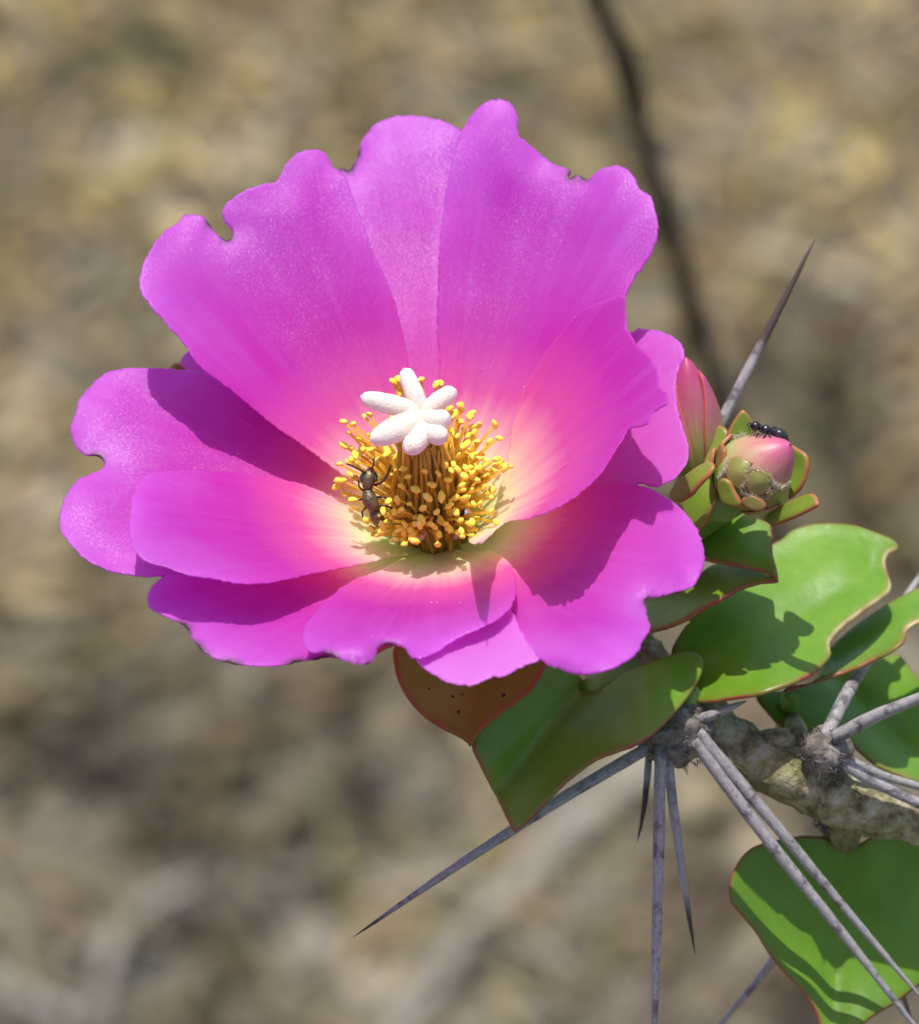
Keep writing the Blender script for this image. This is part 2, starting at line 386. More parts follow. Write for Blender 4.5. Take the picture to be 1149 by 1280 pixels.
# ------------------------------------------------------------------ ground and litter
def ground_pt(px, py, hz=0.0):
    d = un(px, py, 0.0) - np.array([0, 0, D])
    d = d[..., 0:1] * RIGHT + d[..., 1:2] * UP + d[..., 2:3] * TO
    t = (hz - cp[2]) / d[..., 2:3]
    return cp + d * t
def ground_material():
    m, n, l, out = newmat('dry_soil')
    co = objco(n)
    a = noisen(n, l, co, 6, 6, 0.6); b = noisen(n, l, co, 45, 6, 0.65); c0 = noisen(n, l, co, 220, 4)
    v = mathn(n, l, 'ADD', mathn(n, l, 'MULTIPLY', a, 0.45), mathn(n, l, 'MULTIPLY', b, 0.55))
    c = ramp_out(n, l, v, [(0.32, (0.06, 0.048, 0.036)), (0.5, (0.15, 0.128, 0.095)), (0.66, (0.25, 0.22, 0.165))])
    c = mixc(n, l, mathn(n, l, 'MULTIPLY', maprange(n, l, c0, 0.55, 0.7), 0.5), c, (0.36, 0.33, 0.27))
    p = principled(n, (1, 1, 1), 0.9, 0.15); l.new(c, p.inputs['Base Color'])
    h = mathn(n, l, 'ADD', b, mathn(n, l, 'MULTIPLY', c0, 0.3))
    l.new(bump(n, l, h, 0.8, 0.012), p.inputs['Normal']); l.new(p.outputs[0], out.inputs[0]); return m
def ground():
    # one sheet: fine uneven cells near the plant growing to the horizon
    ax = np.array([0.0]); st = 0.03
    pos = [0.0]
    while pos[-1] < 1500:
        pos.append(pos[-1] + st)
        if pos[-1] > 1.6: st *= 1.35
    pos = np.array(pos); ax = np.r_[-pos[:0:-1], pos]
    n = len(ax); V = []
    for y in ax:
        for x in ax:
            z = 0.016 * noise.noise(Vector((x*5, y*5, 0))) + 0.010 * noise.noise(Vector((x*16, y*16, 3)))
            k = 1 if max(abs(x), abs(y)) < 4 else 0.2
            V.append((x, y + 1.3, z * k - 0.008))
    F = [(j*n+i, j*n+i+1, (j+1)*n+i+1, (j+1)*n+i) for j in range(n-1) for i in range(n-1)]
    return mesh_obj('ground', V, F, ground_material(), None, (0, 0.8, 0), kind='structure')
ground()
def gz(x, y):
    yy = y - 1.3
    return 0.016 * noise.noise(Vector((x*5, yy*5, 0))) + 0.010 * noise.noise(Vector((x*16, yy*16, 3))) - 0.008

# patches of darker and paler fallen matter (photo pixel, radius px, tone)
TONES = [(260,1120,95,-1),(80,900,80,-.6),(490,970,75,-.9),(300,960,110,-.6),(360,880,60,-.5),(90,120,70,-.5),(225,80,60,-.4),
         (120,1040,70,-.4),(1060,560,110,-.6),(420,60,60,-.3),(700,1150,60,-.3),(880,60,60,-.2),(30,270,60,-.3),(1000,500,80,-.4),
         (50,600,90,.6),(170,180,80,.4),(330,150,70,.4),(50,430,80,.3),(600,60,80,.3),(980,230,90,.4),(1050,330,90,.4),(940,120,70,.3),
         (620,1060,80,.7),(500,1210,110,.6),(690,960,60,.5),(250,1010,50,.3),(160,1150,50,.5),(380,1080,60,.2),(680,1240,80,.4),(930,1000,60,.4),(1120,150,60,-.3)]
TG = [(ground_pt(a, b)[:2], r, w) for a, b, r, w in TONES]
def tone(x, y):
    t = 0.0
    for g, r, w in TG:
        rr = r * S * 0.0038
        dx = (x - g[0]) / rr; dy = (y - g[1]) / (rr * 1.7)
        q = dx*dx + dy*dy
        if q < 6: t += 1.25 * w * math.exp(-q)
    t += 0.5 * noise.noise(Vector((x*14, y*9, 7)))
    return max(-1, min(1, t))
PAL = [(0.30,0.25,0.16),(0.36,0.31,0.21),(0.24,0.19,0.12),(0.40,0.37,0.30),(0.33,0.32,0.30),(0.28,0.26,0.13),(0.20,0.15,0.10),(0.44,0.38,0.24),(0.30,0.28,0.26)]
def tint(x, y, r):
    t = tone(x, y); c = np.array(r.choice(PAL))
    c = c * np.array([1.08, 1.0, 0.84]); w = min(1, max(0, (y - 1.08) / 0.4)); g = c.mean()
    c = (0.85*c + 0.15*g) * 0.68 * (1-w) + c * np.array([1.16, 1.12, 0.94]) * w
    k = 0.85 + 0.75 * t if t > 0 else 0.85 + 0.80 * t
    c = c * k * r.uniform(0.85, 1.2)
    return (*np.clip(c, 0.01, 0.62), 1)
def scatter():
    r = random.Random(3)
    def where():
        q = r.random()
        if q < 0.85: return r.uniform(-0.8, 0.8), r.uniform(0.65, 2.15)
        return r.uniform(-1.8, 1.8), r.uniform(-0.6, 3.2)
    # curled dead leaves
    V, F, K = [], [], []
    for i in range(17000):
        x, y = where(); Ln = r.uniform(0.008, 0.028); Wd = Ln * r.uniform(0.28, 0.6)
        a = r.uniform(0, 6.28); tilt = r.gauss(0, 0.35); roll = r.gauss(0, 0.45); curl = r.uniform(-0.5, 0.9)
        Mx = Matrix.Rotation(a, 3, 'Z') @ Matrix.Rotation(tilt, 3, 'Y') @ Matrix.Rotation(roll, 3, 'X')
        z0 = gz(x, y) + r.uniform(0.001, 0.007); c = tint(x, y, r); b = len(V)
        for u in (-1, -0.5, 0, 0.5, 1):
            w = Wd * 0.5 * (1 - abs(u) ** 1.7) + 0.0004
            for v in (-1, 0, 1):
                p = Vector((u * Ln * 0.5, v * w, curl * (v*v*w*0.8 + u*u*Ln*0.18)))
                p = Mx @ p
                V.append((x + p.x, y + p.y, z0 + p.z)); K.append(c)
        for j in range(4):
            for k in range(2): F.append((b+j*3+k, b+j*3+k+1, b+(j+1)*3+k+1, b+(j+1)*3+k))
    o = mesh_obj('leaf_litter', V, F, M['litter'], None, (0, 0.8, 0), attrs={'Col': K}, kind='stuff')
    tag(o, 'tan and grey dead leaves covering the dry ground', 'leaf litter')
    # twigs
    V, F, K = [], [], []
    for i in range(3200):
        x, y = where(); Ln = r.uniform(0.02, 0.11); R = r.uniform(0.0006, 0.0022); a = r.gauss(1.57, 0.8)
        bend = r.gauss(0, 0.12) * Ln; c = tint(x, y, r); b = len(V); lift = r.uniform(0.002, 0.012); sl = r.gauss(0, 0.15)
        for u in (-1, -0.33, 0.33, 1):
            cx = x + math.cos(a)*u*Ln/2 - math.sin(a)*bend*(1-u*u); cy = y + math.sin(a)*u*Ln/2 + math.cos(a)*bend*(1-u*u)
            cz = gz(cx, cy) + lift + sl * u * Ln / 2
            rr = R * (1 - 0.3 * u)
            for k in range(5):
                q = k * 2 * math.pi / 5
                V.append((cx - math.sin(a)*math.cos(q)*rr, cy + math.cos(a)*math.cos(q)*rr, cz + math.sin(q)*rr)); K.append(c)
        for j in range(3):
            for k in range(5): F.append((b+j*5+k, b+j*5+(k+1) % 5, b+(j+1)*5+(k+1) % 5, b+(j+1)*5+k))
        F.append([b+k for k in range(5)][::-1]); F.append([b+15+k for k in range(5)])
    o = mesh_obj('fallen_twigs', V, F, M['litter'], None, (0, 0.8, 0), attrs={'Col': K}, kind='stuff')
    tag(o, 'thin broken twigs strewn among the dead leaves', 'twigs')
    # dry grass
    V, F, K = [], [], []
    for i in range(9000):
        x, y = where()
        if y < 1.3 and r.random() < 0.7: continue
        Ln = r.uniform(0.02, 0.09); R = r.uniform(0.0005, 0.0013); a = r.uniform(0, 6.28); lean = r.uniform(0.05, 0.9)
        c = np.array(tint(x, y, r)); 
        if r.random() < 0.25: c[:3] *= (0.75, 0.95, 0.5)
        b = len(V); z0 = gz(x, y)
        for j, u in enumerate((0, 0.4, 0.75, 1)):
            ou = Ln * math.sin(lean) * u ** 1.5; hz = Ln * math.cos(lean) * u + 0.004
            for s in (-1, 1):
                V.append((x + math.cos(a)*ou - math.sin(a)*s*R*(1-u*0.9), y + math.sin(a)*ou + math.cos(a)*s*R*(1-u*0.9), z0 + hz)); K.append(tuple(c))
        for j in range(3): F.append((b+j*2, b+j*2+1, b+j*2+3, b+j*2+2))
    o = mesh_obj('dry_grass', V, F, M['litter'], None, (0, 0.8, 0), attrs={'Col': K}, kind='stuff')
    tag(o, 'dry straw coloured grass blades rising from the litter', 'grass')
    # pebbles
    V, F, K = [], [], []
    t = (1 + 5 ** 0.5) / 2
    ico = [(-1,t,0),(1,t,0),(-1,-t,0),(1,-t,0),(0,-1,t),(0,1,t),(0,-1,-t),(0,1,-t),(t,0,-1),(t,0,1),(-t,0,-1),(-t,0,1)]
    icf = [(0,11,5),(0,5,1),(0,1,7),(0,7,10),(0,10,11),(1,5,9),(5,11,4),(11,10,2),(10,7,6),(7,1,8),(3,9,4),(3,4,2),(3,2,6),(3,6,8),(3,8,9),(4,9,5),(2,4,11),(6,2,10),(8,6,7),(9,8,1)]
    for i in range(5600):
        x, y = where(); R = min(0.011, 0.0022 * math.exp(r.gauss(0, 0.6))); c = np.array(tint(x, y, r)); b = len(V)
        c[:3] = c[:3] * 0.6 + c[:3].mean() * 0.5
        s = [r.uniform(0.7, 1.3) for _ in range(3)]; z0 = gz(x, y) + R * 0.3
        for q in ico:
            j = R / 1.9 * r.uniform(0.85, 1.15)
            V.append((x + q[0]*s[0]*j, y + q[1]*s[1]*j, z0 + q[2]*s[2]*j*0.8)); K.append(tuple(c))
        F += [(b+f[0], b+f[1], b+f[2]) for f in icf]
    o = mesh_obj('pebbles', V, F, M['litter'], None, (0, 0.8, 0), attrs={'Col': K}, kind='stuff')
    tag(o, 'small grey and tan pebbles scattered on the soil', 'pebbles')
scatter()

def lying_stick(name, pts, rmm, mat, label, cat, lift=0.006, arch=0.0, group=None):
    nP = len(pts); G = np.array([ground_pt(a, b, lift + arch*math.sin(math.pi*i/(nP-1))) for i, (a, b) in enumerate(pts)])
    Q = spline(G, 40)
    Q[:, 2] = [gz(p[0], p[1]) + lift + arch*math.sin(math.pi*i/39) for i, p in enumerate(Q)]
    Q[:, 2] = np.convolve(np.pad(Q[:, 2], 6, 'edge'), np.ones(13)/13, 'valid')
    R = np.linspace(rmm, rmm * 0.65, 40) * 0.0014 * (1 + 0.12*np.sin(np.arange(40)*1.3))
    V, F, U = tube(Q, R, 10)
    V = fuzz(V, rmm * 0.00025, 90)
    o = mesh_obj(name, V, F, mat, None, Q[20]); tag(o, label, cat, group)
    return o
db = np.array([(690,-160,-420,1.7),(745,0,-470,1.9),(790,110,-510,2.0),(815,210,-550,2.1),(845,320,-600,2.2),(875,420,-660,2.4),(905,510,-740,2.6),(945,620,-900,2.9),(985,720,-1150,3.3),(1010,790,-1400,3.8)])
dq = np.c_[W(un(db[:, 0], db[:, 1], db[:, 2])), db[:, 3]*0.001]
foot = ground_pt(1024, 830, -0.03)
dq = spline(np.r_[dq, [[*foot, 0.0044]]], 120)
v, f, u = tube(dq[:, :3], dq[:, 3]*(1 + 0.15*np.sin(np.arange(120)*0.9)), 10)
o = mesh_obj('dead_stem', fuzz(v, 0.0006, 60), f, M['stem_dead'], None, foot); tag(o, 'thin dark brown dead stem leaning up from the ground behind the flower', 'stem')
lying_stick('stick', [(860,930),(740,1000),(640,1080),(560,1180),(470,1300)], 4.2, M['stick_pale'], 'thick pale weathered stick lying on the ground beneath the lowest long spine', 'stick', 0.006)
lying_stick('straw', [(110,1260),(135,1180),(175,1120),(235,1075)], 2.6, M['stick_pale'], 'short curved pale straw stalk lying beside a dark hollow in the litter', 'straw', 0.008)
lying_stick('stick', [(-30,1190),(30,1225),(85,1250)], 3.4, M['stick_pale'], 'short stout pale grey stick end lying in reddish litter', 'stick', 0.008)
lying_stick('twig', [(150,-30),(200,50),(240,110)], 2.2, M['twig_dark'], 'short dark brown twig lying flat in the tan litter', 'twig', 0.01)

# ------------------------------------------------------------------ outline sheets (petals, leaves)
def inside(P, poly):
    x, y = P[:, 0][:, None], P[:, 1][:, None]
    x1, y1 = poly[:, 0][None], poly[:, 1][None]
    x2, y2 = np.roll(poly[:, 0], -1)[None], np.roll(poly[:, 1], -1)[None]
    with np.errstate(divide='ignore', invalid='ignore'):
        hit = ((y1 > y) != (y2 > y)) & (x < (x2-x1)*(y-y1)/(y2-y1) + x1)
    return hit.sum(1) % 2 == 1
def segdist(P, poly):
    A = poly; B = np.roll(poly, -1, 0); AB = B - A
    out = np.full(len(P), 1e9)
    for i in range(0, len(P), 800):
        p = P[i:i+800]
        t = np.clip((((p[:, None] - A[None]) * AB[None]).sum(2)) / ((AB**2).sum(1)[None] + 1e-9), 0, 1)
        d = np.linalg.norm(p[:, None] - (A[None] + t[..., None] * AB[None]), axis=2)
        out[i:i+800] = d.min(1)
    return out
def tri_sheet(outline, step=4.0, space=7.0, jag=0.0, seed=0):
    poly = catmull(outline, step)
    if jag:
        q = np.random.RandomState(seed)
        nz = q.normal(0, jag, (len(poly), 2)); poly = poly + nz
    x0, y0 = poly.min(0); x1, y1 = poly.max(0)
    g = []
    for j, y in enumerate(np.arange(y0, y1, space * 0.866)):
        xs = np.arange(x0 + (space/2 if j % 2 else 0), x1, space)
        g.append(np.stack([xs, np.full_like(xs, y)], -1))
    g = np.concatenate(g)
    # a ring just inside the margin so that it can be rounded
    nrm = np.roll(poly, -1, 0) - np.roll(poly, 1, 0); nrm = np.stack([-nrm[:, 1], nrm[:, 0]], -1)
    nrm /= np.linalg.norm(nrm, axis=1)[:, None] + 1e-9
    rings = [poly + s * d * nrm for s in (-1, 1) for d in (1.6, 4.0)]
    rg = np.concatenate(rings); rg = rg[inside(rg, poly)]; dr = segdist(rg, poly); rg = rg[dr > 1.3]
    g = g[inside(g, poly)]; g = g[segdist(g, poly) > 6.5]
    pts = np.concatenate([poly, rg, g]); n = len(poly)
    vs, es, fs, *_ = delaunay_2d_cdt([Vector(p) for p in pts], [], [list(range(n))], 1, 0.35)
    P = np.array([tuple(v) for v in vs]); F = np.array([tuple(f) for f in fs if len(f) == 3])
    d = segdist(P, poly)
    a = P[F[:, 1]] - P[F[:, 0]]; b = P[F[:, 2]] - P[F[:, 0]]
    cr = a[:, 0]*b[:, 1] - a[:, 1]*b[:, 0]
    F[cr > 0] = F[cr > 0][:, ::-1]          # front faces the lens (pixel y runs down)
    F = F[np.abs(cr) > 1e-3]
    return P, F, d, poly
def shell(X, F, dmm, t):
    """rounded-margin solid of half-thickness t mm about the mid surface X (mm)"""
    nv = np.zeros_like(X)
    fn = np.cross(X[F[:, 1]] - X[F[:, 0]], X[F[:, 2]] - X[F[:, 0]])
    for k in range(3): np.add.at(nv, F[:, k], fn)
    nv /= np.linalg.norm(nv, axis=1)[:, None] + 1e-12
    q = np.clip(dmm / t, 0, 1); T = t * np.sqrt(np.clip(1 - (1 - q)**2, 0, 1))
    n = len(X); bd = dmm < 1e-4
    idx = np.arange(n); bidx = np.where(bd, idx, 0)
    new = np.cumsum(~bd) - 1 + n; bidx = np.where(bd, idx, new)
    V = np.concatenate([X + nv * T[:, None], (X - nv * T[:, None])[~bd]])
    FF = np.concatenate([F, bidx[F][:, ::-1]])
    src = np.concatenate([idx, idx[~bd]])
    return V, FF, src

BASE = un(545, 674, 0.0)
AX = np.array([-0.07, 0.70, 0.71]); AX /= np.linalg.norm(AX)
EX = np.array([1.0, 0, 0]) - AX[0] * AX; EX /= np.linalg.norm(EX)
EY = np.cross(AX, EX)
RM = 33.0
def prof(rho, k): 
    s = rho / RM
    return k * RM * (1.18 * s**1.25 - 0.18 * s**3)
def bowl(P, k, off, add):
    lo = np.full(len(P), -70.0); hi = np.full(len(P), 85.0)
    for _ in range(40):
        z = (lo + hi) / 2; Q = un(P[:, 0], P[:, 1], z) - BASE
        h = Q @ AX; rho = np.sqrt(np.maximum((Q**2).sum(1) - h*h, 1e-9))
        g = h - prof(rho, k) - off - add
        hi = np.where(g > 0, z, hi); lo = np.where(g > 0, lo, z)
    z = (lo + hi) / 2; Q = un(P[:, 0], P[:, 1], z) - BASE
    h = Q @ AX; rho = np.sqrt(np.maximum((Q**2).sum(1) - h*h, 1e-9))
    return z, rho, np.arctan2(Q @ EY, Q @ EX)

plant = empty('cactus_plant', (0.16, 0.05, 0.0))
tag(plant, 'spiny leafy cactus branch bearing one open magenta flower and buds', 'cactus')
WORIG[plant.name] = np.array([0.16, 0.05, 0.0])

# the flower's own mesh: the green cup under the petals
def lathe(profile, org, ax, ns=28, amp=0.0, seed=0):
    ax = np.asarray(ax, float) / np.linalg.norm(ax)
    e1 = np.array([1.0, 0.2, 0]) - (np.array([1.0, 0.2, 0]) @ ax) * ax; e1 /= np.linalg.norm(e1); e2 = np.cross(ax, e1)
    V, F, U = [], [], []
    for i, (h, r) in enumerate(profile):
        for j in range(ns):
            a = 2*math.pi*j/ns
            V.append(np.asarray(org) + ax*h + max(r, 0.02)*(math.cos(a)*e1 + math.sin(a)*e2)); U.append(i/(len(profile)-1))
    m = len(profile)
    for i in range(m-1):
        for j in range(ns): F.append((i*ns+j, i*ns+(j+1) % ns, (i+1)*ns+(j+1) % ns, (i+1)*ns+j))
    F.append(list(range(ns))[::-1]); F.append([(m-1)*ns+j for j in range(ns)])
    V = np.array(V)
    if amp: V = fuzz(V, amp, 0.5, seed)
    return V, F, np.array(U)
v, f, u = lathe([(-15,1.8),(-13,2.6),(-10,3.9),(-6,5.2),(-2.5,5.6),(-0.8,5.0),(-0.2,3.5),(0.1,1.5),(0.2,0.0)], BASE, AX, 36, 0.25)
flower = mesh_obj('flower', W(v), f, M['cup'], plant, W(BASE - 10*AX))
flower['label'] = 'open magenta cup-shaped flower with yellow stamens and white star stigma'

PETALS = []
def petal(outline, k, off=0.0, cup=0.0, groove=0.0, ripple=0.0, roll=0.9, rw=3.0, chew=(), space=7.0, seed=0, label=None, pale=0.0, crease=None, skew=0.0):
    P, F, d, poly = tri_sheet(outline, 3.5, space, 0.5, seed)
    dmm = d * S
    z, rho, th = bowl(P, k, off, 0.0)
    sel = rho > 14
    c = np.arctan2(np.sin(th[sel]).mean(), np.cos(th[sel]).mean())
    dt = (th - c + math.pi) % (2*math.pi) - math.pi
    hw = max(0.12, np.percentile(np.abs(dt[sel]), 97))
    t = np.clip(dt / hw, -1.3, 1.3); s = rho / RM
    add = cup * t*t * s + groove * (np.sqrt((t)**2 + 0.02) - 0.3) * np.clip(s, 0, 1.1) * np.clip(1.6 - np.abs(t), 0, 1)
    add += skew * t * s
    for kx in range(2):
        add += ripple * s*s * np.array([noise.noise(Vector((a*2.6*(1.8**kx), b*0.045*(1.8**kx), seed*3.1+kx))) for a, b in zip(dt, rho)]) / (1.8**kx)
    # fluted along the length
    add += 0.16 * np.clip(s, 0, 1) * np.array([noise.noise(Vector((a*11, b*0.03, seed*1.3))) for a, b in zip(dt, rho)])
    rollm = np.clip((s - 0.68) / 0.22, 0, 1)
    rr = roll * np.array([0.6 + 0.9*noise.noise(Vector((x*0.012, y*0.012, seed+20))) for x, y in P])
    add -= rr * rollm * np.clip(1 - dmm / rw, 0, 1)**2
    z, rho2, th2 = bowl(P, k, off, add)
    X = un(P[:, 0], P[:, 1], z)
    V, FF, src = shell(X, F, dmm, 0.075)
    cw = np.zeros(len(P))
    for (cx, cy, r) in chew:
        cw = np.maximum(cw, np.clip(1.35 - np.hypot(P[:, 0]-cx, P[:, 1]-cy) / r, 0, 1) * np.clip(1.35 - d / 4.2, 0, 1))
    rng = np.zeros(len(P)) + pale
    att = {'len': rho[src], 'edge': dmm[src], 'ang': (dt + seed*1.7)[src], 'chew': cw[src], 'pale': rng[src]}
    o = mesh_obj('petal', W(V), FF, M['petal'], flower, W(BASE + 3*AX), attrs=att)
    if label: o['label'] = label
    PETALS.append((P, X, poly))
    return o

A_ = [(508,668),(470,625),(414,583),(374,554),(338,529),(294,492),(250,459),(230,430),(205,402),(184,378),(175,361),(177,335),(190,309),(208,287),(223,279),(228,270),(243,268),(256,273),(264,284),(273,294),(286,300),(290,289),(281,278),(279,263),(288,250),(308,237),(330,230),(346,226),(356,207),(373,191),(395,187),(409,194),(415,207),(424,215),(434,226),(446,258),(465,309),(491,370),(508,439),(518,520),(535,620),(540,668)]
B_ = [(520,664),(500,560),(470,470),(430,380),(400,290),(405,230),(421,216),(428,209),(436,213),(445,200),(451,179),(458,167),(474,152),(499,145),(524,145),(549,150),(566,157),(580,168),(588,200),(590,270),(585,380),(578,500),(568,600),(560,664)]
C_ = [(545,662),(543,600),(545,540),(549,459),(546,409),(547,359),(549,309),(554,267),(560,225),(569,188),(576,166),(583,154),(591,142),(604,130),(620,124),(633,126),(641,133),(647,146),(648,167),(660,179),(675,192),(691,204),(708,210),(714,213),(712,223),(719,219),(727,220),(735,225),(746,214),(767,207),(783,211),(792,221),(800,236),(814,246),(819,259),(823,288),(817,313),(804,334),(792,351),(781,375),(765,420),(730,480),(690,560),(640,630),(600,668)]
D_ = [(585,672),(615,640),(632,590),(640,535),(653,492),(671,459),(687,434),(708,409),(729,388),(750,378),(771,371),(780,370),(783,383),(783,401),(786,414),(792,424),(799,435),(810,443),(819,455),(824,470),(824,483),(832,492),(836,504),(825,511),(815,519),(811,530),(799,534),(786,537),(780,548),(769,565),(755,588),(731,612),(698,635),(661,649),(632,654),(600,680)]
E_ = [(590,676),(640,600),(700,500),(750,440),(787,416),(799,411),(812,411),(825,414),(838,419),(849,427),(855,437),(856,447),(851,456),(846,471),(845,484),(846,500),(849,518),(855,537),(861,558),(859,578),(851,591),(836,603),(816,610),(790,607),(720,650),(650,680)]
Fp = [(572,672),(640,640),(720,606),(778,603),(797,606),(820,614),(849,633),(867,654),(877,673),(881,696),(877,715),(865,734),(844,741),(823,746),(808,750),(810,771),(813,786),(804,800),(797,816),(778,830),(755,840),(726,843),(703,838),(680,828),(661,809),(648,790),(643,771),(632,745),(612,716),(585,692)]
G_ = [(520,684),(545,684),(575,688),(600,689),(616,689),(633,699),(642,713),(646,734),(640,757),(623,774),(600,786),(576,797),(553,811),(534,821),(515,823),(507,811),(496,807),(475,809),(470,821),(461,831),(445,830),(421,823),(405,817),(388,815),(379,802),(381,786),(393,767),(412,748),(430,732),(449,722),(473,713),(500,698)]
H_ = [(525,688),(480,694),(400,690),(320,692),(250,702),(203,722),(188,737),(184,748),(186,758),(196,766),(217,776),(227,780),(237,790),(243,803),(257,817),(279,827),(316,833),(352,832),(378,827),(405,823),(430,815),(460,780),(500,735),(535,698)]
I_ = [(523,662),(475,640),(425,624),(389,609),(352,599),(316,593),(279,589),(243,588),(206,589),(184,594),(170,609),(163,635),(162,664),(166,683),(172,693),(184,703),(206,709),(235,719),(265,724),(298,730),(330,730),(363,724),(396,717),(433,710),(480,699),(525,688)]
J_ = [(512,660),(440,570),(360,510),(300,475),(226,462),(182,460),(151,461),(129,468),(111,485),(100,499),(93,518),(88,536),(91,551),(100,565),(110,570),(120,571),(129,575),(130,582),(124,588),(111,593),(97,600),(84,616),(76,635),(74,649),(78,668),(93,686),(111,702),(133,713),(151,718),(170,720),(192,722),(230,719),(330,712),(450,698),(515,684)]
K_ = [(480,640),(400,540),(320,480),(260,446),(243,439),(234,441),(228,447),(225,458),(228,475),(280,530),(360,590),(470,660)]
L_ = [(545,690),(530,750),(518,800),(522,828),(539,842),(562,854),(586,857),(604,852),(616,846),(628,846),(647,837),(665,829),(674,824),(662,806),(650,786),(642,766),(618,730),(575,690)]

petal(B_, 0.43, 0.0, -0.5, 0.6, 1.5, 1.4, 3.4, chew=[(436,211,14),(447,192,8)], seed=1)
petal(C_, 0.62, 0.2, 0.5, 2.0, 1.5, 1.3, 3.4, chew=[(714,220,9),(730,222,8)], seed=2, label='tall notched magenta petal with a rolled torn tip')
petal(A_, 0.67, 0.3, 1.0, 1.6, 1.8, 1.5, 3.6, chew=[(284,298,10),(262,280,8)], seed=3)
petal(K_, 0.28, -0.3, 0.2, 0.0, 0.5, 0.5, 2, seed=4)
petal(J_, 0.37, 0.0, 0.3, 1.2, 1.6, 1.6, 3.6, chew=[(122,572,12)], seed=5, label='broad left magenta petal notched into two lobes')
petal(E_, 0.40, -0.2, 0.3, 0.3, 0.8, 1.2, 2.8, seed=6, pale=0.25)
petal(Fp, 0.43, 0.1, 0.6, 0.8, 1.2, 1.4, 3.2, chew=[(808,752,8)], seed=7)
petal(H_, 0.40, -0.1, 0.2, 0.4, 0.8, 0.6, 2.2, chew=[(232,784,12),(250,812,14),(290,830,14),(370,829,14),(400,824,14)], seed=8)
petal(I_, 0.56, 0.3, 0.7, 0.8, 0.9, 0.6, 2.2, seed=9)
petal(L_, 0.485, -0.1, 0.2, 0.2, 0.4, 0.5, 2.0, seed=10, pale=0.65, label='pale pink lowest petal with light from above put into its colour')  # most of its paleness stands in for sun shining through
petal(G_, 0.53, 0.2, 0.4, 0.5, 0.8, 1.4, 2.6, chew=[(485,809,12),(460,832,6),(412,820,12)], seed=11)
petal(D_, 0.90, 0.4, 2.4, 0.4, 1.2, 0.9, 2.6, seed=12, label='inner upright magenta petal with a ragged torn edge')

# ------------------------------------------------------------------ leaves
def tps(ctrl):
    ctrl = np.array(ctrl, float); XY = ctrl[:, :2] / 100; n = len(ctrl)
    def phi(r): return np.where(r > 1e-6, r*r*np.log(r + 1e-9), 0)
    Kk = phi(np.linalg.norm(XY[:, None] - XY[None], axis=2)) + 0.02*np.eye(n)
    Pm = np.c_[np.ones(n), XY]
    Amat = np.block([[Kk, Pm], [Pm.T, np.zeros((3, 3))]])
    sol = np.linalg.solve(Amat, np.r_[ctrl[:, 2], 0, 0, 0])
    def fz(P):
        q = P / 100
        return phi(np.linalg.norm(q[:, None] - XY[None], axis=2)) @ sol[:n] + np.c_[np.ones(len(q)), q] @ sol[n:]
    return fz
def leaf(name, outline, ctrl, mat, parent, t=0.24, chew=(), fold=None, space=8.0, seed=0, wav=0.25, curl=0.0, cw=2.0):
    P, F, d, poly = tri_sheet(outline, 4.5, space, 0.15, seed)
    z = tps(ctrl)(P)
    z = z + wav * np.array([noise.noise(Vector((x*0.012, y*0.012, seed*2.3))) for x, y in P])
    if fold:                               # a crease line (x0,y0,x1,y1,depth mm,width px)
        x0, y0, x1, y1, dep, wd = fold
        a = np.array([x0, y0]); b = np.array([x1, y1]); ab = b - a
        tt = np.clip(((P - a) @ ab) / (ab @ ab), 0, 1)
        dd = np.linalg.norm(P - (a + tt[:, None]*ab), axis=1)
        z = z - dep * np.exp(-(dd / wd)**2)
    z = z + curl * np.clip(1 - d*S/cw, 0, 1)**2
    X = un(P[:, 0], P[:, 1], z)
    V, FF, src = shell(X, F, d*S, t)
    cc = np.zeros(len(P))
    for (cx, cy, r) in chew:
        cc = np.maximum(cc, np.clip(1.4 - np.hypot(P[:, 0]-cx, P[:, 1]-cy)/r, 0, 1) * np.clip(1.3 - d/3.5, 0, 1))
    return mesh_obj(name, W(V), FF, mat, parent, attrs={'edge': (d*S)[src], 'chew': cc[src]})

L1 = [(974,676),(992,662),(1018,655),(1043,654),(1069,657),(1095,665),(1114,673),(1123,681),(1121,689),(1112,692),(1107,701),(1109,713),(1114,726),(1113,739),(1101,750),(1085,761),(1069,773),(1053,785),(1042,797),(1037,806),(1039,817),(1034,827),(1018,842),(998,853),(973,862),(947,870),(915,875),(886,879),(860,876),(845,862),(838,840),(839,816),(844,803),(857,782),(880,750),(910,718),(945,690)]
lf = leaf('leaf', L1, [(870,870,-6),(1000,700,-14),(1120,680,-16),(1040,810,-6.5),(950,862,-2),(900,750,-11),(1060,720,-12),(960,780,-8.5),(850,820,-8)], M['leaf'], plant, fold=(880,850,1090,715,0.7,22),
     chew=[(1110,700,14),(1113,738,12),(1095,756,14),(1070,772,14),(1050,788,14),(1038,806,12)], seed=21, curl=0.5)
lf['label'] = 'large bright green leaf with a chewed dry margin'
L2 = [(700,822),(728,850),(745,866),(756,860),(780,842),(812,828),(840,819),(860,815),(873,818),(880,828),(876,846),(862,870),(844,892),(820,916),(796,932),(772,941),(744,952),(712,976),(688,1000),(664,1025),(650,1037),(643,1040),(634,1024),(616,988),(600,956),(590,931),(600,905),(640,870),(670,840)]
lf = leaf('leaf', L2, [(872,822,-6),(735,862,-5),(643,1040,6),(790,935,3.5),(690,835,-5),(592,935,4),(850,880,-2),(660,950,0.5),(720,910,-1.5),(800,870,-1)], M['leaf'], plant, fold=(725,865,590,1020,1.0,16), seed=22)
lf['label'] = 'dark green shaded leaf with a red margin and pointed tip'
